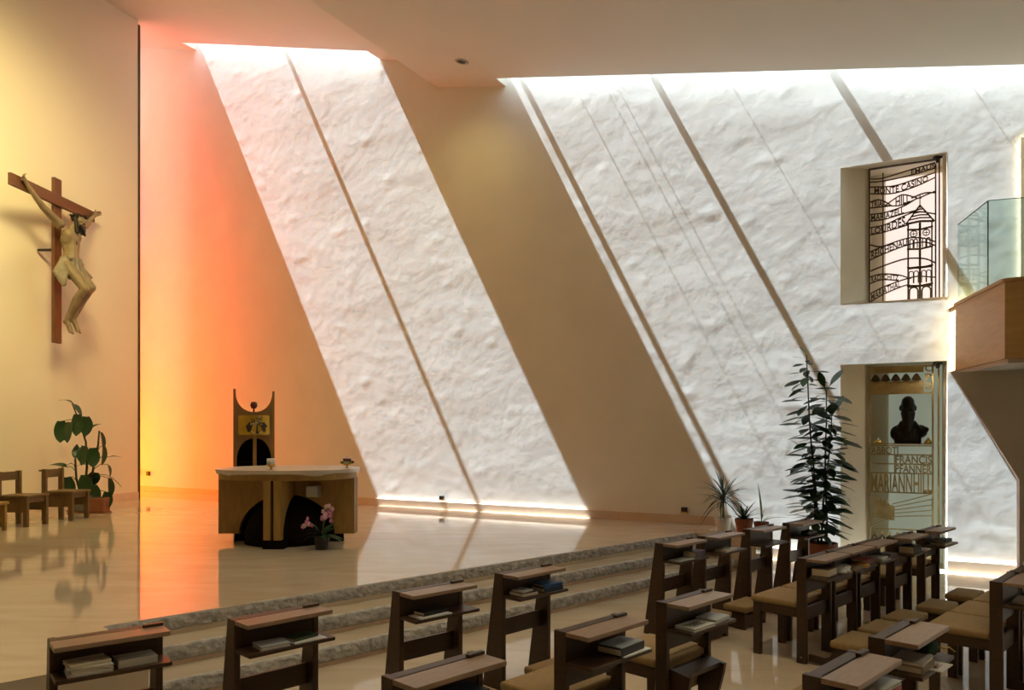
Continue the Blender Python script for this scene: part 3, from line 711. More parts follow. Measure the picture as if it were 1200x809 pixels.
# ------------------------------------------------------------------ crucifix
cr = thing('crucifix', 'large wooden crucifix with carved figure hung on the cream wall', 'crucifix', (-8.23, 13.90, 6.055), R(-93))
bm = B(); box(bm, -.10, .10, -.045, .02, -2.57, .41, .008); obj('upright_post', bm, M_CROSS, cr)
bm = B(); box(bm, -1.04, 1.27, .0, .065, -.10, .10, .008); obj('cross_beam', bm, M_CROSS, cr)
bm = B(); box(bm, -.02, .02, -.36, -.04, -.9, -.86); obj('wall_bracket', bm, M_BLACK, cr)
V3 = lambda x, y, z: Vector((-x, y, z))
bb = B()
pel, ch, nk, hd = V3(.02, .24, -1.16), V3(.03, .22, -.70), V3(.05, .25, -.46), V3(.11, .335, -.33)
limb(bb, pel, V3(.02, .25, -.95), .150, .125); limb(bb, V3(.02, .25, -.95), ch, .125, .165)
ball(bb, ch + Vector((-.08, .03, .07)), (.13, .12, .13)); ball(bb, ch + Vector((.08, .03, .07)), (.13, .12, .13)); ball(bb, ch, (.205, .14, .17))
limb(bb, ch + Vector((0, 0, .1)), nk, .10, .062); limb(bb, nk, hd, .062, .065)
ball(bb, hd, (.088, .105, .125)); ball(bb, hd+Vector((0, .055, -.07)), (.055, .05, .06))
ball(bb, hd+Vector((0, .112, -.01)), (.016, .028, .030)); limb(bb, hd+Vector((-.05, .085, .03)), hd+Vector((.05, .085, .03)), .014, .014)
for s in (-1, 1): ball(bb, hd+Vector((s*.05, .07, -.015)), (.03, .03, .025)); ball(bb, hd+Vector((s*.09, 0, -.01)), (.014, .022, .032))
for sx, hx, hz in ((-1, -1.03, .06), (1, .97, .02)):
    sh_, el, wr = V3(sx*.235, .19, -.47), V3(sx*.60, .15, -.285), V3(hx*.93, .10, hz-.06)
    limb(bb, sh_, el, .082, .060); limb(bb, el, wr, .060, .038); ball(bb, sh_.lerp(el, .45), (.07, .068, .068)); ball(bb, sh_, (.10, .095, .095))
    pm = V3(hx, .105, hz); dr_ = (pm-wr).normalized(); up_ = Vector((0, 0, 1)); lat = dr_.cross(Vector((0, 1, 0))).normalized()
    limb(bb, wr, pm, .036, .045); ball(bb, pm, (.05, .026, .052))
    for f_ in range(4):
        st = pm + lat*(-.036+.024*f_)*1.1 + dr_*.03; ln = (.085, .10, .095, .07)[f_]
        mid = st + dr_*ln*.55 + Vector((0, .035, 0)); limb(bb, st, mid, .013, .012, 6); limb(bb, mid, mid+dr_*ln*.25+Vector((0, .045, -.01)), .012, .010, 6)
    th = pm - lat*.04; limb(bb, th, th-lat*.05+dr_*.05+Vector((0, .03, 0)), .014, .011, 6)
for sx, kn, an, to in ((-1, V3(-.05, .54, -1.60), V3(-.02, .20, -2.17), V3(-.03, .27, -2.36)), (1, V3(.11, .57, -1.55), V3(.06, .26, -2.13), V3(.07, .34, -2.33))):
    hp = V3(sx*.10, .25, -1.17)
    limb(bb, hp, kn, .118, .078); ball(bb, kn, (.078, .08, .085)); calf = kn.lerp(an, .35)+Vector((0, -.035, 0))
    limb(bb, kn, calf, .072, .075); limb(bb, calf, an, .075, .045); ball(bb, an+Vector((0, -.03, -.02)), .045)
    limb(bb, an, to, .045, .040)
    for f_ in range(5): limb(bb, to+Vector((-.035+.0175*f_, 0, 0)), to+Vector((-.042+.021*f_, .035, -.055+.006*abs(f_-1))), .013, .011, 6)
body = mobj('carved_figure', remeshed(bb, .0125, 2), M_SKIN, cr, True)
bb = B(); ball(bb, hd+Vector((0, -.035, .045)), (.108, .105, .105)); 
for a in range(-5, 6):
    if abs(a) < 2: continue
    s = a/5; limb(bb, hd+Vector((s*.095, .01-.02*abs(s), .02)), hd+Vector((s*.12, -.01+.05*(abs(a) > 3), -.24)), .036, .020)
for a in range(-2, 3): limb(bb, hd+Vector((a*.022, .075, -.10)), hd+Vector((a*.014, .105, -.185)), .024, .012)
limb(bb, hd+Vector((-.04, .10, -.055)), hd+Vector((.04, .10, -.055)), .012, .012)
mobj('hair_and_beard', remeshed(bb, .013, 2), M_HAIR, body, True)
bm = B()
for k in range(16):
    a0, a1 = 2*math.pi*k/16, 2*math.pi*(k+1.6)/16
    zz = .07+.012*math.sin(k*2.1)
    tube(bm, [hd+Vector((.118*math.cos(a0), .118*math.sin(a0)-.01, zz)), hd+Vector((.122*math.cos((a0+a1)/2), .122*math.sin((a0+a1)/2)-.01, zz+.02)), hd+Vector((.118*math.cos(a1), .118*math.sin(a1)-.01, zz-.005))], .012, 5)
    tube(bm, [hd+Vector((.12*math.cos(a0), .12*math.sin(a0)-.01, zz)), hd+Vector((.165*math.cos(a0), .165*math.sin(a0)-.01, zz+.03))], [.008, .002], 5)
obj('thorn_crown', bm, M_HAIR, body)
bb = B()
for k in range(14):
    a = 2*math.pi*k/14; r = .165; c = pel+Vector((r*math.cos(a), .13*math.sin(a), .05+.02*math.sin(a*3)))
    limb(bb, c+Vector((0, 0, .06)), c+Vector((.03*math.cos(a), .05*max(0, math.sin(a)), -.20-.05*math.sin(a*2))), .040, .032)
for k in range(5): limb(bb, pel+Vector((.17+.012*k, .05-.02*k, .05)), pel+Vector((.235+.012*k, .02-.03*k, -.38+.05*k)), .035, .048)
for k in range(4): limb(bb, pel+Vector((-.15, .10, .0)), pel+Vector((-.20-.02*k, .12+.03*k, -.26+.03*k)), .035, .035)
limb(bb, pel+Vector((-.16, .10, .04)), pel+Vector((.17, .10, .10)), .045, .045)
mobj('loincloth', remeshed(bb, .014, 1), M_CLOTHG, body, True)
bm = B(); ball(bm, ch+Vector((.03, .125, -.06)), (.035, .03, .075)); ball(bm, ch+Vector((.02, .11, -.17)), (.012, .03, .07)); obj('wound', bm, M_BLOOD, body, True)

# ------------------------------------------------------------------ altar
al = thing('altar', 'oak altar with crossed arched panels and pale marble top on the platform', 'altar', (-2.93, 10.10, PLAT))
def arch_panel(L, zlo, zhi, r, rz_):
    """panel from 0..L along x with a quarter arch cut out at the inner bottom corner"""
    pts = [(L, zlo), (L, zhi), (0, zhi), (0, rz_)] + [(r*math.sin(math.pi/2*k/12), zlo + (rz_-zlo)*math.cos(math.pi/2*k/12)) for k in range(1, 13)]
    return pts
for ang, L in ((0, .88), (180, .89), (270, .73), (90, .73)):
    for s in (-1, 1):
        y0, y1 = (.02, .105) if s > 0 else (-.105, -.02)
        bm = B(); prism(bm, arch_panel(L, .11, .835, .62, .62), 'y', y0, y1)
        obj('arched_panel', bm, M_OAK, al, matrix=Matrix.Rotation(R(ang), 4, 'Z'))
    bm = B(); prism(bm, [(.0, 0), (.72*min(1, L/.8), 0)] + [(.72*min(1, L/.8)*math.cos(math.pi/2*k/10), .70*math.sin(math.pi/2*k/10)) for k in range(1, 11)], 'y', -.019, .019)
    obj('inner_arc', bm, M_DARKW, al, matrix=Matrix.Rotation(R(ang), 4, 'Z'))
bm = B(); box(bm, -.12, .14, -.72, -.48, 0, .10, .006); obj('foot', bm, M_DARKW, al)
bm = B(); box(bm, -.12, .12, .48, .72, 0, .10, .006); obj('foot', bm, M_DARKW, al)
# dark vault between the panels
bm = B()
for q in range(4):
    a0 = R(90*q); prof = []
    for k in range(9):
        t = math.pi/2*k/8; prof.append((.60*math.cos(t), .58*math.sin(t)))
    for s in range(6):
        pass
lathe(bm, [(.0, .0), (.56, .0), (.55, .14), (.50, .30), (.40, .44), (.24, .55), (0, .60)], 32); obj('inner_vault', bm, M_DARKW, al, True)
bm = B(); box(bm, .30, .45, -.30, -.12, .60, .74, .006); obj('relic_box', bm, M_STEEL, al)
pts = [(.86*math.copysign(abs(math.cos(a))**.8, math.cos(a)), .70*math.copysign(abs(math.sin(a))**.8, math.sin(a))) for a in [2*math.pi*k/64 for k in range(64)]]
bm = B(); prism(bm, pts, 'z', .835, .915); obj('under_slab', bm, M_OAK, al)
bm = B(); n = 72; ringT = []; ringB = []
for k in range(n):
    a = 2*math.pi*k/n; rr = 1+.012*noise.noise(Vector((math.cos(a)*3, math.sin(a)*3, 4)))
    x = .905*rr*math.copysign(abs(math.cos(a))**.82, math.cos(a)); y = .74*rr*math.copysign(abs(math.sin(a))**.82, math.sin(a))
    th = .045 + .022*math.sin(a*5+1.0)*.6 + .012*math.sin(a*11)
    ringT.append(bm.verts.new((x, y, .962))); ringB.append(bm.verts.new((x*.985, y*.985, .915 if th < .05 else .915-(th-.05)*1.6)))
bm.faces.new(ringT); bm.faces.new(ringB[::-1])
for k in range(n): bm.faces.new((ringB[k], ringB[(k+1) % n], ringT[(k+1) % n], ringT[k]))
obj('marble_top', bm, M_TOPM, al)
AZ = PLAT+.9625
def candle(label, x, y, red):
    t = thing('altar_candle', label, 'candle', (x, y, AZ))
    bm = B(); lathe(bm, [(0, 0), (.03, 0), (.012, .012), (.012, .03), (.06, .045), (.07, .058), (.055, .060), (0, .058)], 18); obj('holder', bm, M_GOLD, t, True)
    bm = B(); lathe(bm, [(0, .058), (.05, .058), (.05, .135), (.044, .14), (0, .136)], 18); c = obj('wax', bm, M_WAX, t, True)
    bm = B(); tube(bm, [(0, 0, .135), (.003, 0, .155)], .003, 5); obj('wick', bm, M_BLACK, c)
    if red:
        bm = B(); lathe(bm, [(.051, .085), (.054, .085), (.054, .125), (.051, .125)], 18); obj('red_band', bm, M_REDW, t, True)
        bm = B(); ball(bm, (.07, -.02, .075), (.03, .02, .02)); ball(bm, (-.06, -.03, .07), (.025, .02, .018)); obj('blossom', bm, M_REDW, t, True)
        for s in (-1, 1):
            bm = B(); ball(bm, (.05*s, -.045, .066), (.03, .012, .01)); obj('leaf', bm, M_LEAF3, t, True)
candle('white altar candle in gilt dish before the tabernacle stele', -3.02, 9.62, False)
candle('white altar candle with red band and gilt dish at the end of the altar', -2.17, 10.10, True)

# ------------------------------------------------------------------ tabernacle stele
ts = thing('tabernacle_stele', 'tall wooden stele with horned top holding a golden tabernacle drum', 'tabernacle', (-4.03, 12.0, PLAT), R(17))
pts = [(-.305, 0), (-.305, 2.10), (-.272, 2.10)] + [(-.272*math.cos(math.pi*k/20), 2.07-.33*math.sin(math.pi*k/20)**.85) for k in range(1, 20)] + [(.272, 2.07), (.305, 2.07), (.305, 0), (.255, 0), (.255, 1.0)]
pts += [(.035+.22*math.cos(math.pi/2*k/8), 1.0+.33*math.sin(math.pi/2*k/8)) for k in range(1, 9)] + [(.035, 0), (-.015, 0), (-.015, 1.33)]
pts += [(-.015-.24*math.sin(math.pi/2*k/8), 1.0+.33*math.cos(math.pi/2*k/8)) for k in range(1, 9)] + [(-.255, 0)]
bm = B(); prism(bm, pts, 'y', -.03, .03); obj('stele_panel', bm, mat('stele_oak', (.30, .17, .06), .5, var=.12, vscale=4, stretch=(5, 5, 1)), ts)
bm = B(); box(bm, -.285, .285, .20, .24, 0, 1.45); box(bm, -.285, -.265, .03, .2, 0, 1.45); box(bm, .265, .285, .03, .2, 0, 1.45); obj('inner_back', bm, M_DARKW, ts)
bm = B(); box(bm, -.26, .26, .03, .2, .93, .96); obj('inner_shelf', bm, M_DARKW, ts)
bm = B(); box(bm, -.018, .038, -.06, -.03, 0, 1.40, .004); obj('front_post', bm, M_OAK, ts)
# golden drum: a curved front
dm = B(); prism(dm, [(-.23+.46*k/16, -.035-.11*math.sin(math.pi*(.12+.76*k/16))) for k in range(17)] + [(.23, -.03), (-.23, -.03)], 'z', 1.385, 1.69)
drum = obj('gold_drum', dm, mat('gold_enamel', (.62, .40, .05), .38, metal=.55, var=.15, vscale=7), ts)
M_ENAM = mat('dark_enamel', (.05, .035, .015), .5); M_PALE = mat('pale_gold_enamel', (.78, .66, .28), .4, metal=.3)
def drum_y(x): return -.035-.11*math.sin(math.pi*(.12+.76*(x+.23)/.46))-.003
def on_drum(name, pts, m, lift=.0):
    bm = B(); vs = [bm.verts.new((x, drum_y(x)-lift, z)) for x, z in pts]; vb = [bm.verts.new((x, drum_y(x)+.012, z)) for x, z in pts]
    bm.faces.new(vs); k = len(vs)
    for i in range(k): bm.faces.new((vs[i], vs[(i+1) % k], vb[(i+1) % k], vb[i]))
    bmesh.ops.triangulate(bm, faces=list(bm.faces)); obj(name, bm, m, drum)
on_drum('lower_border', [(-.22, 1.385), (.22, 1.385), (.22, 1.405), (-.22, 1.405)], M_ENAM); on_drum('upper_border', [(-.22, 1.675), (.22, 1.675), (.22, 1.69), (-.22, 1.69)], M_ENAM)
on_drum('pale_glow', [(.05+.12*math.cos(a*.4488), 1.50+.095*math.sin(a*.4488)) for a in range(14)], M_PALE, .001)
on_drum('tree_trunk', [(.025, 1.405), (.085, 1.405), (.062, 1.45), (.058, 1.56), (.045, 1.56), (.045, 1.45)], M_ENAM, .003)
for k in range(26):
    x = .05+random.uniform(-.095, .095); z = 1.60+random.uniform(-.06, .07)-abs(x-.05)*.2; r = random.uniform(.009, .016)
    on_drum('foliage_spot', [(x+r*math.cos(a), z+r*math.sin(a)) for a in (0, 1.05, 2.1, 3.14, 4.19, 5.24)], M_ENAM if k % 3 else M_STEEL, .004)
for x0, s in ((-.07, 1), (.155, -1)):
    on_drum('winged_figure', [(x0-.02*s, 1.43), (x0+.02*s, 1.43), (x0+.024*s, 1.50), (x0+.06*s, 1.535), (x0+.058*s, 1.545), (x0+.018*s, 1.53), (x0+.022*s, 1.57), (x0, 1.585), (x0-.012*s, 1.56), (x0-.05*s, 1.52), (x0-.02*s, 1.50)], M_ENAM, .003)
bm = B(); tube(bm, [(-.005, .06, 1.60), (-.005, .06, 1.80)], .012, 8); obj('lamp_stem', bm, M_REDW, ts)
bm = B(); lathe(bm, [(0, 1.79), (.035, 1.80), (.052, 1.83), (.055, 1.86), (.04, 1.90), (0, 1.905)], 18, (-.005, .06, 0)); obj('red_lamp', bm, M_REDW, ts, True)

# ------------------------------------------------------------------ platform chairs on the left
def plat_chair():
    t = thing('wooden_chair', '', 'chair')
    m = M_OAK2
    for x, y, h in ((-.21, .0, .83), (.21, .0, .83), (-.21, .44, .44), (.21, .44, .44)):
        bm = B(); box(bm, x-.028, x+.028, y-.035, y+.035, 0, h, .004); obj('leg', bm, m, t)
    bm = B(); box(bm, -.18, .18, -.03, .01, .69, .82, .004); obj('back_rail', bm, m, t)
    bm = B(); box(bm, -.245, .245, -.02, .49, .44, .475, .006); obj('seat', bm, m, t)
    for x in (-.205, .205):
        bm = B(); box(bm, x-.014, x+.014, .036, .404, .22, .438); obj('side_panel', bm, m, t)
    bm = B(); box(bm, -.18, .18, .425, .45, .36, .438); obj('front_rail', bm, m, t)
    bm = B(); box(bm, -.185, .185, -.115, -.036, .79, .815); obj('rear_ledge', bm, m, t)
    return t
pc = plat_chair(); pc.location = (-7.53, 12.60, PLAT); pc.rotation_euler = (0, 0, R(-93)); pc['label'] = 'honey wooden chair on the platform in front of the potted plant'; pc['group'] = 'wooden chairs on the platform'
pc2 = copy_tree(pc); pc2.location = (-7.72, 11.78, PLAT); pc2.rotation_euler = (0, 0, R(-95)); pc2['label'] = 'honey wooden chair on the platform beside the arched stool'
st = thing('arched_stool', 'light wooden stool with arched side panels beside the platform chairs', 'stool', (-7.63, 11.0, PLAT), R(-8))
for y in (-.2, .2):
    bm = B(); prism(bm, [(-.25, 0), (-.25, .38), (.25, .38), (.25, 0), (.20, 0)] + [(.20*math.cos(math.pi*k/10), .28*math.sin(math.pi*k/10)) for k in range(1, 10)] + [(-.20, 0)], 'y', y-.02, y+.02); obj('side_panel', bm, M_OAK, st)
bm = B(); box(bm, -.27, .27, -.24, .24, .38, .42, .005); obj('seat', bm, M_OAK, st)

# ------------------------------------------------------------------ prayer desks and church chairs
TH = R(45.5); RV = Vector((math.cos(TH), math.sin(TH), 0)); FV = Vector((-math.sin(TH), math.cos(TH), 0))
HW = .262; HT = .86; SHELF = .705
def desk_parts(t, dep_top, dep_bot):
    for s in (-1, 1):
        bm = B(); x0, x1 = (s*HW, s*(HW-.036)); x0, x1 = min(x0, x1), max(x0, x1)
        prism(bm, [(0, 0), (dep_bot, 0), (dep_top, HT), (0, HT)], 'x', x0, x1)
        bmesh.ops.bevel(bm, geom=list(bm.edges), offset=.003, segments=1, affect='EDGES'); p = obj('post', bm, M_WOOD, t)
        if s < 0 and dep_bot < .1:
            bm = B(); lathe(bm, [(0, 0), (.007, 0), (.005, .004), (0, .004)], 10); obj('bolt', bm, M_STEEL, p, matrix=Matrix.Translation((-HW-.0005, .04, .05)) @ Matrix.Rotation(R(-90), 4, 'Y'))
    bm = B(); box(bm, -HW, HW, -.155, -.001, HT-.024, HT, .003); obj('top_board', bm, M_WOODTOP, t)
    bm = B(); box(bm, -HW+.037, HW-.037, .012, dep_top-.01, HT-.02, HT-.002, .002); obj('front_batten', bm, M_WOOD, t)
    bm = B(); box(bm, HW-.10, HW, -.012, .016, HT, HT+.016, .003); obj('page_stop', bm, M_WOOD, t)
    bm = B(); box(bm, -HW+.002, HW+.004, -.175, -.001, SHELF-.02, SHELF, .003); obj('shelf', bm, M_WOOD, t)
    bm = B(); box(bm, -HW+.037, HW-.037, .004, .018, SHELF-.02, HT-.024); obj('shelf_back', bm, M_WOOD, t)
def kneeler(t, folded=False):
    bm = B(); k = 0
    root = None
    for s in (-1, 1):
        x0, x1 = sorted((s*.215, s*.185))
        bm = B(); prism(bm, [(-.002, .02), (-.002, .075), (-.12, .065), (-.17, .085), (-.20, .13), (-.20, .165), (-.40, .165), (-.40, .0), (-.34, .0), (-.20, .012)], 'x', x0, x1)
        if root is None: root = obj('kneeler', bm, M_WOOD, t)
        else: obj('kneeler_arm', bm, M_WOOD, root)
    bm = B(); box(bm, -.23, .23, -.435, -.175, .166, .226, .018); obj('kneeler_cushion', bm, M_CUSH, root, True)
    bm = B(); box(bm, -.184, .184, -.40, -.37, .03, .13); obj('kneeler_board', bm, M_WOOD, root)
    if folded:
        root.matrix_local = Matrix.Translation((0, -.02, .06)) @ Matrix.Rotation(R(-80), 4, 'X') @ Matrix.Translation((0, .02, -.05))
    return root
def make_desk():
    t = thing('prayer_desk', '', 'prayer desk'); desk_parts(t, .085, .215)
    bm = B(); box(bm, -HW+.037, HW-.037, .06, .085, .39, .515, .003); obj('front_rail', bm, M_WOOD, t)
    kneeler(t); return t
def make_chair(folded=False):
    t = thing('church_chair', '', 'chair'); desk_parts(t, .08, .08)
    for s in (-1, 1):
        x0, x1 = sorted((s*(HW-.01), s*(HW-.055)))
        bm = B(); box(bm, x0, x1, .40, .465, 0, .445, .003); obj('leg', bm, M_WOOD, t)
        x0, x1 = sorted((s*(HW-.012), s*(HW-.036))); bm = B(); box(bm, x0, x1, .081, .399, .37, .445, .002); obj('side_rail', bm, M_WOOD, t)
    bm = B(); box(bm, -HW+.056, HW-.056, .42, .444, .37, .445, .002); obj('front_rail', bm, M_WOOD, t)
    bm = B(); box(bm, -HW+.037, HW-.037, .03, .055, .34, .445, .002); obj('rear_rail', bm, M_WOOD, t)
    bm = B(); box(bm, -HW+.037, HW-.037, .03, .05, .56, .66, .002); obj('back_rest', bm, M_WOOD, t)
    bm = B(); box(bm, -HW, HW, .082, .485, .446, .497, .016); obj('seat_cushion', bm, M_CUSH, t, True)
    kneeler(t, folded); return t
desk0 = make_desk(); chair0 = make_chair(); used = {'d': False, 'c': False}
PLACES = {}
def put(kind, key, label, group, L=None, post=None, yaw=45.5):
    a = R(yaw); rv = Vector((math.cos(a), math.sin(a), 0)); fv = Vector((-math.sin(a), math.cos(a), 0))
    o = (Vector((*L, 0)) + fv*.155 + rv*HW) if L else (Vector((*post, 0)) + rv*HW)
    if kind == 'f': t = make_chair(True)
    else:
        p = desk0 if kind == 'd' else chair0
        if not used[kind]: t = p; used[kind] = True
        else: t = copy_tree(p)
    t.location = o; t.rotation_euler = (0, 0, a); t['label'] = label; t['group'] = group
    PLACES[key] = (o, a); return t
GD, GC = 'prayer desks along the altar steps', 'church chairs in rows'
put('d', 'K1', 'dark wooden prayer desk holding a pile of booklets and one thick book', GD, L=(-2.184, 3.663), yaw=38)
put('d', 'K2', 'dark wooden prayer desk holding a white book and a green folder', GD, L=(-1.408, 4.09))
put('d', 'K3', 'dark wooden prayer desk with a black folder lying on a white sheet', GD, L=(-.6165, 4.82), yaw=43)
put('d', 'K4', 'dark wooden prayer desk holding a dark booklet and blue books', GD, L=(.0424, 5.45))
put('d', 'A', 'dark wooden prayer desk holding a pale sheet and a purple boxed book', GD, L=(1.496, 6.95))
put('d', 'K6', 'dark wooden prayer desk holding one pale paperback, near the flank of the steps', GD, L=(2.006, 7.44))
put('d', 'K7', 'dark wooden prayer desk with an empty shelf near the small potted plants', GD, L=(2.615, 7.97))
put('d', 'K8', 'dark wooden prayer desk with a black cloth on its shelf before the tall plant', GD, L=(3.23, 8.52))
put('c', 'G', 'dark wooden chair with a dark blue book in its desk shelf', GC, L=(-.39, 3.10))
put('c', 'F', 'dark wooden chair with a thick black book standing out of its desk shelf', GC, L=(.385, 3.85))
put('f', 'E', 'dark wooden chair with folded-up kneeler and two white booklets on its shelf', GC, L=(1.0415, 4.52))
put('c', 'D', 'dark wooden chair with a beige book and a plastic-wrapped magazine on its shelf', GC, post=(2.385, 6.23))
put('c', 'D2', 'dark wooden chair with orange and red books on its shelf', GC, post=(2.785, 6.63))
put('c', 'D3', 'dark wooden chair with green and white booklets on its shelf', GC, post=(3.185, 7.03))
put('c', 'D4', 'dark wooden chair with a thick black book and pale magazine on its shelf', GC, post=(3.72, 7.47))
put('c', 'D5', 'dark wooden chair with grey-green booklets on its shelf, nearest the nave wall', GC, post=(4.30, 8.0))
put('c', 'H', 'dark wooden chair with a red and white book in its desk shelf', GC, L=(1.407, 3.12))
put('c', 'I', 'dark wooden chair with a green pouch and leaflet on its desk shelf', GC, L=(1.967, 3.72))
put('c', 'J', 'dark wooden chair with one white magazine on its desk shelf', GC, post=(3.36, 5.26))
put('c', 'J2', 'dark wooden chair under the balcony with a crumpled white bag on its desk', GC, post=(3.76, 5.66))
put('c', 'J3', 'dark wooden chair under the balcony with nothing on its shelf', GC, post=(4.18, 6.06))

# ------------------------------------------------------------------ books on the desk shelves
def ground(me):
    zmin = min(v.co.z for v in me.vertices)
    for v in me.vertices: v.co.z -= zmin
    return me
def place(o, key, x, y, z, rot=0):
    c, a = PLACES[key]; m = Matrix.Translation(c) @ Matrix.Rotation(a, 4, 'Z') @ Matrix.Translation((x, y, z)) @ Matrix.Rotation(R(rot), 4, 'Z'); o.matrix_world = m; return o
def book(key, x, y, z, w_, d_, th, colr, label, rot=0, name='book', grp=None, spine=1, cat='book'):
    """lying book; spine side -y (towards the viewer) when spine=1, +y when -1, 0 = booklet"""
    mk = mat('cover_%02d%02d%02d' % tuple(int(c*99) for c in colr), colr, .45)
    bm = B(); c = min(.004, th*.2); e = .004
    box(bm, -w_/2, w_/2, -d_/2, d_/2, 0, c); box(bm, -w_/2, w_/2, -d_/2, d_/2, th-c, th)
    if spine: box(bm, -w_/2, w_/2, *((-d_/2, -d_/2+c) if spine > 0 else (d_/2-c, d_/2)), c, th-c)
    t = obj(name, bm, mk); place(t, key, x, y, SHELF+.0005+z, rot); tag(t, label, cat, grp)
    bm = B(); box(bm, -w_/2+e, w_/2-e, -d_/2+(c+.0005 if spine > 0 else e), d_/2-(c+.0005 if spine < 0 else e), c, th-c); obj('pages', bm, M_PAPER, t)
    return t
WH, GR, BK = (.80, .80, .78), (.52, .55, .58), (.012, .012, .014)
book('K1', -.105, -.085, 0, .20, .145, .010, (.70, .70, .68), 'white booklet at the bottom of the pile on the prayer desk', -2, 'booklet', spine=0)
book('K1', -.10, -.08, .011, .19, .14, .020, (.62, .58, .47), 'cream booklet in the middle of the pile on the prayer desk', 3, 'booklet', spine=0)
book('K1', -.105, -.085, .032, .20, .14, .007, WH, 'thin white leaflet in the pile under the topmost booklet', -4, 'booklet', spine=0)
book('K1', -.11, -.08, .040, .185, .14, .016, (.72, .66, .50), 'yellowed booklet lying topmost on the pile on the prayer desk', 6, 'booklet', spine=0)
book('K1', .11, -.07, 0, .185, .13, .036, (.50, .47, .40), 'thick grey-bound book beside the pile of booklets', 2, spine=1)
book('K2', -.09, -.09, 0, .17, .13, .022, GR, 'white book with grey cover beside the green folder', -6, spine=0)
book('K2', .115, -.095, 0, .20, .145, .006, WH, 'white sheet stack under the green folder', 0, 'booklet', spine=0)
book('K2', .10, -.07, .007, .17, .11, .016, (.035, .06, .015), 'dark green folder lying on white sheets', 9, 'folder', spine=1, cat='folder')
book('K3', -.09, -.10, 0, .25, .14, .006, WH, 'white sheet sticking out of the prayer desk under a black folder', 0, 'booklet', spine=0)
book('K3', -.07, -.075, .007, .20, .11, .024, BK, 'black folder lying on a white sheet', 4, 'folder', spine=1, cat='folder')
book('K4', -.13, -.085, 0, .16, .15, .030, (.02, .022, .03), 'dark booklet pile beside the blue books', -3, spine=-1)
book('K4', -.15, -.09, .031, .12, .11, .012, GR, 'small grey booklet lying on the dark booklet', 5, 'booklet', spine=0)
book('K4', .12, -.085, 0, .20, .15, .034, (.012, .03, .07), 'dark blue book under the bright blue one', -2, spine=1)
book('K4', .125, -.085, .035, .185, .14, .020, (.015, .07, .22), 'bright blue book lying on the dark blue one', -7, spine=1)
book('A', -.10, -.10, 0, .25, .13, .006, (.55, .62, .64), 'pale bluish sheet on the shelf beside the purple book', 0, 'booklet', spine=0)
book('A', .14, -.085, 0, .18, .14, .060, (.10, .07, .12), 'purple boxed book on the prayer desk shelf', 2, spine=1)
book('K6', -.03, -.10, 0, .24, .13, .022, (.66, .61, .54), 'single pale paperback on the prayer desk', 2, spine=1)
cl = B()
for i in range(7): ball(cl, (-.10+.03*i, random.uniform(-.02, .02), .025+.012*(i % 2)), (.045, .06, .028))
o = mobj('black_cloth', ground(remeshed(cl, .009, 3)), M_BLACK, None, True); place(o, 'K8', .02, -.09, SHELF+.001); tag(o, 'crumpled black cloth on the prayer desk shelf before the tall plant', 'cloth')
book('G', .06, -.08, 0, .20, .14, .05, (.02, .03, .05), 'dark blue book inside the chair shelf', 3, spine=1)
book('F', .13, -.10, 0, .24, .16, .006, WH, 'white sheet under the thick black book', 0, 'booklet', spine=0)
book('F', .10, -.085, .007, .23, .155, .040, (.018, .018, .022), 'thick black missal with pale pages and pale top', 4, spine=1)
book('F', .10, -.085, .048, .21, .145, .005, (.52, .60, .68), 'pale blue leaflet lying on the thick black missal', 4, 'booklet', spine=0)
eb = book('E', -.10, -.10, 0, .23, .14, .018, (.78, .80, .80), 'white booklet with a black swirling mark on the cover', -2, 'booklet', spine=0)
bm = B(); ribbon(bm, [(-.07+.14*k/60+.018*math.cos(k*.42), .028*math.sin(k*.42)*(1-.3*k/60)) for k in range(61)], .006, .001); obj('printed_mark', bm, M_BLACK, eb, matrix=Matrix.Translation((0, 0, .0182)))
book('E', .13, -.085, 0, .19, .14, .026, (.72, .74, .76), 'plain white book beside the booklet with a swirling mark', 3, spine=1)
book('D', -.12, -.09, 0, .22, .145, .016, (.05, .045, .04), 'flat dark book under the thick beige book', 0, spine=1)
book('D', -.12, -.09, .017, .20, .14, .062, (.15, .09, .05), 'thick beige-paged book with brown cover', 3, spine=-1)
pm = B()
for i in range(9): ball(pm, (-.09+.022*i, random.uniform(-.03, .03), .018+.01*(i % 3)), (.036, .07, .022))
o = mobj('wrapped_magazine', ground(remeshed(pm, .008, 1)), mat('clear_wrap', (.45, .45, .43), .18, var=.3, vscale=40), None, True); place(o, 'D', .17, -.12, SHELF+.001); tag(o, 'crinkled plastic-wrapped magazine on the chair shelf', 'magazine')
book('D2', -.14, -.09, 0, .18, .14, .028, (.28, .20, .10), 'tan book beside the orange one', 0, spine=1)
book('D2', .022, -.105, 0, .125, .14, .022, (.55, .26, .03), 'orange book on the chair shelf', 2, spine=1)
book('D2', .17, -.09, 0, .16, .14, .024, (.03, .04, .03), 'dark green book under the red book', 0, spine=1)
book('D2', .15, -.085, .025, .17, .14, .032, (.24, .035, .02), 'red book lying on the dark green one', -4, spine=1)
book('D3', -.08, -.10, 0, .22, .15, .018, (.30, .36, .30), 'grey-green booklet lying below the white one on the chair shelf', 0, 'booklet', spine=0)
book('D3', -.09, -.09, .019, .20, .14, .014, WH, 'white booklet on the grey-green one', 5, 'booklet', spine=0)
book('D3', .15, -.09, 0, .19, .14, .036, (.02, .03, .025), 'black-green book beside the white booklet', -3, spine=1)
book('D4', -.08, -.085, 0, .22, .14, .07, (.015, .013, .013), 'thick black book filling the chair shelf near the nave wall', 0, spine=1)
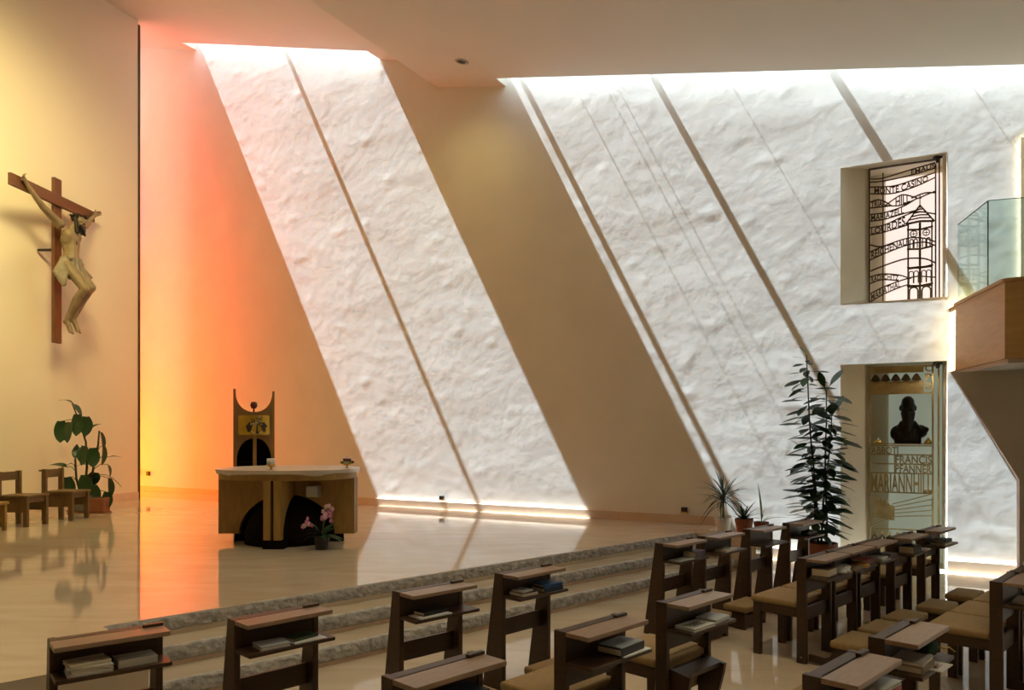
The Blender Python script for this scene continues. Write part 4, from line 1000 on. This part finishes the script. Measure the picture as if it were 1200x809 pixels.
book('D4', .16, -.11, 0, .20, .14, .012, (.48, .48, .46), 'pale magazine sticking out beside the thick black book', 3, 'booklet', spine=0)
book('D5', -.04, -.095, 0, .26, .15, .024, (.28, .31, .28), 'grey-green booklet stack on the chair nearest the nave wall', 0, 'booklet', spine=0)
book('D5', .0, -.09, .025, .20, .13, .030, (.04, .06, .05), 'dark green book on the grey-green booklets', -3, spine=1)
book('H', .12, -.095, 0, .22, .15, .024, (.03, .03, .03), 'black book under the red and white book', 0, spine=1)
book('H', .13, -.09, .025, .21, .15, .028, (.30, .02, .02), 'red book in the chair shelf under a white booklet', 2, spine=1)
book('H', .125, -.09, .054, .20, .145, .016, (.55, .55, .52), 'white booklet lying on the red book', -2, 'booklet', spine=0)
book('I', -.12, -.085, 0, .20, .15, .034, (.22, .15, .07), 'tan book under a grey booklet beside the green pouch', 0, spine=1)
book('I', -.12, -.085, .035, .20, .15, .020, (.33, .31, .29), 'grey booklet lying on the tan book', 3, 'booklet', spine=0)
lf = book('I', -.02, -.175, 0, .18, .09, .004, (.55, .50, .47), 'white leaflet with a red mark hanging over the shelf edge', 0, 'leaflet', spine=0, cat='leaflet'); lf.location.z += .0
bm = B(); box(bm, -.05, .05, -.012, .012, .0041, .0048); obj('printed_mark', bm, M_REDW, lf)
gp = B(); ball(gp, (0, 0, .05), (.085, .055, .048)); ball(gp, (.06, .01, .055), (.05, .05, .045)); ball(gp, (-.06, 0, .035), (.04, .045, .034))
o = mobj('green_pouch', ground(remeshed(gp, .008, 3)), mat('green_fabric', (.012, .05, .018), .8, bump=.002, bscale=60), None, True); place(o, 'I', .13, -.08, SHELF+.001); tag(o, 'dark green fabric pouch with a cord in the chair shelf', 'pouch')
bm = B(); tube(bm, [(.09, -.03, .04), (.12, -.06, .03), (.15, -.065, .035), (.17, -.09, .01)], .004, 6); obj('cord', bm, mat('yellow_cord', (.4, .28, .05), .8), o, True)
bm = B(); ball(bm, (-.10, -.04, .03), .018); obj('clasp', bm, M_STEEL, o, True)
book('J', -.02, -.10, 0, .26, .15, .014, (.46, .44, .38), 'white magazine alone on the chair shelf', 3, 'magazine', spine=0, cat='magazine')
pm = B()
for i in range(8): ball(pm, (random.uniform(-.08, .08), random.uniform(-.04, .04), random.uniform(.02, .05)), (.05, .045, .03))
o = mobj('white_bag', ground(remeshed(pm, .009, 1)), mat('white_bag_plastic', (.75, .75, .75), .3, var=.1, vscale=30, bump=.01, bscale=50), None, True); place(o, 'J2', -.10, -.06, HT+.001); tag(o, 'crumpled white plastic bag on a chair desk under the balcony', 'bag')

# ------------------------------------------------------------------ plants
def leaf_mesh(name, L, W, fold=.25, droop=.3, seg=7, lance=0.0, heart=0.0):
    bm = B(); rows2 = []
    for i in range(seg+1):
        t = i/seg; wd = W*.5*(math.sin(math.pi*min(1, t**.75*.98+.02))**.85 if not heart else (math.sin(math.pi*min(1, .10+.90*t))**.62))
        if lance: wd = max(W*.05, W*.5*max(0.0, math.sin(math.pi*max(0.0, (t-lance)/(1-lance))))**.75)
        if i == 0 and not heart: wd = W*.04
        if i == seg: wd = W*.02
        y = L*t; z = -droop*L*t*t
        rows2.append([bm.verts.new((-wd, y-(heart*L*.02 if i == 0 else 0), z+wd*fold)), bm.verts.new((0, y, z)), bm.verts.new((wd, y-(heart*L*.02 if i == 0 else 0), z+wd*fold))])
    for a, b in zip(rows2[:-1], rows2[1:]):
        bm.faces.new((a[0], a[1], b[1], b[0])); bm.faces.new((a[1], a[2], b[2], b[1]))
    me = bpy.data.meshes.new(name); bm.to_mesh(me); bm.free()
    for p in me.polygons: p.use_smooth = True
    return me
def add_leaf(me, m, parent, base, az, pitch, roll=0, sc=1.0):
    if not me.materials: me.materials.append(m)
    o = bpy.data.objects.new('leaf', me); COL.objects.link(o); o.parent = parent
    o.matrix_local = Matrix.Translation(base) @ Matrix.Rotation(az, 4, 'Z') @ Matrix.Rotation(pitch, 4, 'X') @ Matrix.Rotation(roll, 4, 'Y') @ Matrix.Scale(sc, 4)
    return o
def pot(t, r0, r1, h, m, rim=True, square=False, dz=0.0):
    bm = B()
    prof = [(0, dz), (r0, dz), (r1*.96, dz+h*.8), (r1, dz+h*.8), (r1, dz+h), (r1*.9, dz+h), (r1*.86, dz+h*.86), (0, dz+h*.86)] if rim else [(0, dz), (r0, dz), (r1, dz+h), (r1*.92, dz+h), (r1*.88, dz+h*.86), (0, dz+h*.86)]
    lathe(bm, prof, 4 if square else 28); p = obj('pot', bm, m, t, not square and False)
    bm = B(); lathe(bm, [(0, dz+h*.862), (r1*.87, dz+h*.862), (r1*.6, dz+h*.885), (0, dz+h*.89)], 20); obj('soil', bm, M_SOIL, t)
    return p

# tall plant with whorled lance leaves (by the bust niche)
pt = thing('tall_potted_plant', 'tall narrow leafy plant in a terracotta pot beside the bust niche', 'plant', (4.07, 10.10, 0))
pot(pt, .145, .20, .43, M_TERRA); bm = B(); lathe(bm, [(0, 0), (.21, 0), (.235, .03), (.225, .03), (.2, .012), (0, .012)], 28); obj('saucer', bm, M_TERRA, pt)
stems = []
for i, (dx, dy, hh, lx) in enumerate(((-.03, .02, 2.52, -.17), (.05, -.02, 2.05, .0), (.0, .05, 1.7, .16), (-.06, -.04, 1.2, -.10))):
    pts_ = [(dx+lx*k/6+.015*math.sin(k*1.3+i), dy+.015*math.cos(k+i), .38+hh*k/6) for k in range(7)]
    bm = B(); tube(bm, pts_, [.016-.0015*k for k in range(7)], 6); obj('stem', bm, M_STEM, pt, True); stems.append((pts_, hh))
lm = [leaf_mesh('lance_leaf', .35, .10, .12, .12, 9, .22), leaf_mesh('lance_leaf_b', .31, .11, .15, .22, 9, .2), leaf_mesh('lance_leaf_c', .38, .095, .1, .03, 9, .25)]
cnt = 0
def on_stem(pts_, f):
    k = min(5, int(f*6)); a, b = Vector(pts_[k]), Vector(pts_[k+1]); return a.lerp(b, f*6-k)
for pts_, hh in stems:
    nl = int(hh*39)
    for i in range(nl):
        f = .10+.90*i/(nl-1)
        zz = .38+hh*f
        sc = 1.0 if zz < 2.4 else max(.45, 1.0-(zz-2.4)*.9)
        az = i*2.399+random.uniform(-.3, .3)
        add_leaf(random.choice(lm), M_LEAF, pt, on_stem(pts_, f), az, R(random.uniform(-20, 8) if f < .985 else 45), R(random.uniform(-25, 25)), sc*random.uniform(.85, 1.2)); cnt += 1

# broad-leaved plant by the crucifix wall
pl = thing('broad_leaf_plant', 'leggy plant with broad drooping leaves behind the platform chairs', 'plant', (-7.66, 13.75, PLAT))
pot(pl, .20, .24, .30, M_GREYP, False); bm = B(); lathe(bm, [(0, 0), (.26, 0), (.28, .03), (.27, .03), (.25, .012), (0, .012)], 28); obj('saucer', bm, M_TERRA, pl)
pl2 = thing('terracotta_box_pot', 'small square terracotta pot on a saucer beside the broad-leaf plant', 'pot', (-7.27, 13.55, PLAT))
bm = B(); box(bm, -.12, .12, -.12, .12, .02, .27, .01); obj('pot', bm, M_TERRA, pl2); bm = B(); box(bm, -.14, .14, -.14, .14, 0, .02, .004); obj('saucer', bm, M_TERRA, pl2); bm = B(); box(bm, -.10, .10, -.10, .10, .265, .275); obj('soil', bm, M_SOIL, pl2)
pstems = [[(0, 0, .26), (.05, 0, .8), (.02, .02, 1.25), (-.10, 0, 1.65), (-.22, 0, 1.95)], [(.06, 0, .26), (.16, 0, .75), (.24, .02, 1.20), (.27, 0, 1.45)], [(-.06, .02, .26), (-.14, 0, .6), (-.16, 0, .95)]]
for s in pstems:
    bm = B(); tube(bm, s, [.022, .02, .017, .013, .010][:len(s)], 7); obj('stem', bm, M_STEM, pl, True)
bl = leaf_mesh('broad_leaf', .36, .23, .12, .25, 8, heart=1.0); bl2 = leaf_mesh('narrow_leaf', .30, .13, .2, .4, 7)
# (attach point, tip azimuth, pitch, scale, kind)
BLV = [((-.22, 0, 1.95), 80, 30, .9, 1), ((-.20, 0, 1.93), -100, -35, .9, 1), ((-.40, -.03, 1.62), 0, -85, 1.05, 0), ((-.26, .0, 1.60), 160, -70, 1.0, 0), ((-.10, -.05, 1.74), 0, -80, 1.05, 0), ((.05, -.03, 1.70), 20, -78, .95, 0), ((.12, .02, 1.5), -30, 40, .7, 1),
       ((.04, -.08, 1.18), 10, -82, .95, 0), ((.20, -.08, 1.14), 0, -85, .95, 0), ((.36, -.02, 1.18), -20, -80, .95, 0), ((.30, 0, 1.42), -40, -70, .9, 0), ((-.03, .0, 1.15), 200, -60, .8, 0), ((.46, .0, .98), -80, 15, .7, 1), ((.42, 0, .85), -90, -60, .8, 1),
       ((-.20, -.02, .86), 80, -5, 1.0, 1), ((-.30, -.02, .80), 90, 25, 1.1, 1), ((-.16, 0, .95), 10, 75, 1.0, 1), ((-.10, -.05, .82), -80, 20, 1.0, 1), ((-.26, -.08, .62), 20, -82, 1.15, 0), ((.05, -.08, .66), -10, -80, 1.1, 0), ((.22, -.10, .48), 0, -84, 1.1, 0), ((-.10, -.1, .40), 10, -70, .9, 0),
       ((.42, -.05, .66), -60, -30, .95, 0), ((.48, -.05, .60), -30, -75, .95, 0), ((.46, -.1, .36), 0, -86, .9, 0), ((.20, .0, .70), 40, -40, .9, 0)]
for (bx_, by_, bz_), az, pi_, sc, kd in BLV:
    add_leaf(bl if kd == 0 else bl2, M_LEAF2, pl, Vector((bx_, by_, bz_)), R(az+180 if False else az), R(pi_), R(random.uniform(-25, 25)), sc)
    # petiole to the nearest stem point
    best = min((Vector(a).lerp(Vector(b), k/6) for s in pstems for a, b in zip(s[:-1], s[1:]) for k in range(7)), key=lambda p: (p-Vector((bx_, by_, bz_-.12))).length)
    e_ = Vector((bx_, by_, bz_))
    bm = B(); tube(bm, [best, best.lerp(e_, .5)+Vector((0, 0, .05)), e_], [.008, .006, .005], 5); obj('petiole', bm, M_LEAF2, pl, True)

# three small plants at the end of the platform
def strap_plant(label, loc, potm, r0, r1, h, leaves, m, name='potted_plant', stem=0.0):
    t = thing(name, label, 'plant', loc); pot(t, r0, r1, h, potm)
    if stem: bm = B(); tube(bm, [(0, 0, h*.8), (.01, 0, h+stem)], .012, 7); obj('stem', bm, M_STEM, t, True)
    for me, az, pi_, sc in leaves: add_leaf(me, m, t, Vector((0, 0, h*.86+stem*(.55+.45*random.random() if stem else 0))), az, pi_, R(random.uniform(-15, 15)), sc)
    return t
thin = leaf_mesh('thin_strap', .50, .026, .1, .55, 8); thick = leaf_mesh('wide_strap', .36, .045, .3, .35, 8); spear = leaf_mesh('spear_leaf', .46, .05, .5, .02, 6); longs = leaf_mesh('arched_strap', .42, .022, .1, .9, 9)
strap_plant('bushy dragon tree with thin arching leaves in a whitish pot on the platform', (3.06, 11.14, PLAT), M_WHITEP, .09, .12, .2, [(thin, i*2.399, R(75-95*(i % 17)/17), random.uniform(.75, 1.05)) for i in range(70)], mat('thin_leaf_green', (.035, .06, .025), .5), 'dragon_tree', .36)
strap_plant('small plant with strap leaves in a terracotta pot on the platform edge', (3.22, 10.66, PLAT), M_TERRA, .09, .125, .23, [(thick, i*2.399, R(80-60*(i/24)), random.uniform(.6, .9)) for i in range(24)], M_LEAF2, 'strap_leaf_plant')
strap_plant('small terracotta pot with one upright spear leaf and arching leaves', (3.50, 10.78, PLAT), M_TERRA, .075, .105, .17, [(spear, 1, R(86), 1.25), (spear, 4, R(80), .5)] + [(longs, az, R(48), .9) for az in (-1.3, -1.7, -.9, -.3)], M_LEAF3, 'spear_leaf_plant')

# orchid at the foot of the altar
orc = thing('potted_orchid', 'pink orchid in a dark pot at the foot of the altar', 'orchid', (-2.33, 9.40, PLAT))
pot(orc, .075, .10, .17, M_BLACK, False)
ol = leaf_mesh('orchid_leaf', .24, .08, .25, .5, 7)
for az, pi_ in ((20, 30), (80, 15), (150, 40), (200, 25), (260, 20), (320, 45), (-40, 60), (100, 65), (-90, 10)): add_leaf(ol, M_LEAF, orc, Vector((0, 0, .15)), R(az), R(pi_), R(10), random.uniform(.75, 1.1))
fl = B()
for k in range(5):
    a = 2*math.pi*k/5; ball(fl, (.018*math.cos(a), 0, .018*math.sin(a)), (.015, .006, .015), sub=1)
fme = bpy.data.meshes.new('flower'); fl.to_mesh(fme); fl.free()
cme = bpy.data.meshes.new('flower_centre'); fb = B(); ball(fb, (0, -.008, 0), .010, sub=1); fb.to_mesh(cme); fb.free()
fme.materials.append(M_PINK); cme.materials.append(M_PALEP); fme2 = fme.copy(); fme2.materials.clear(); fme2.materials.append(M_PALEP)
for (sx_, top), nf in ((((-.16), .36), 7), (((.08), .42), 11), (((.10), .56), 3)):
    bm = B(); tube(bm, [(0, 0, .15), (sx_*.4, -.02, .15+(top-.15)*.6), (sx_, -.05, top)], .005, 5); obj('flower_stem', bm, M_LEAF3, orc, True)
    for i in range(nf):
        p = Vector((sx_+random.uniform(-.065, .065)*(1 if nf > 3 else .8), -.06+random.uniform(-.04, .03), top+random.uniform(-.085, .05)))
        f = bpy.data.objects.new('flower', fme if (nf > 3 and i % 5) else fme2); COL.objects.link(f); f.parent = orc
        f.matrix_local = Matrix.Translation(p) @ Euler((random.uniform(-.5, .5), 0, random.uniform(-.9, .9))).to_matrix().to_4x4()
        c = bpy.data.objects.new('flower_centre', cme); COL.objects.link(c); c.parent = f
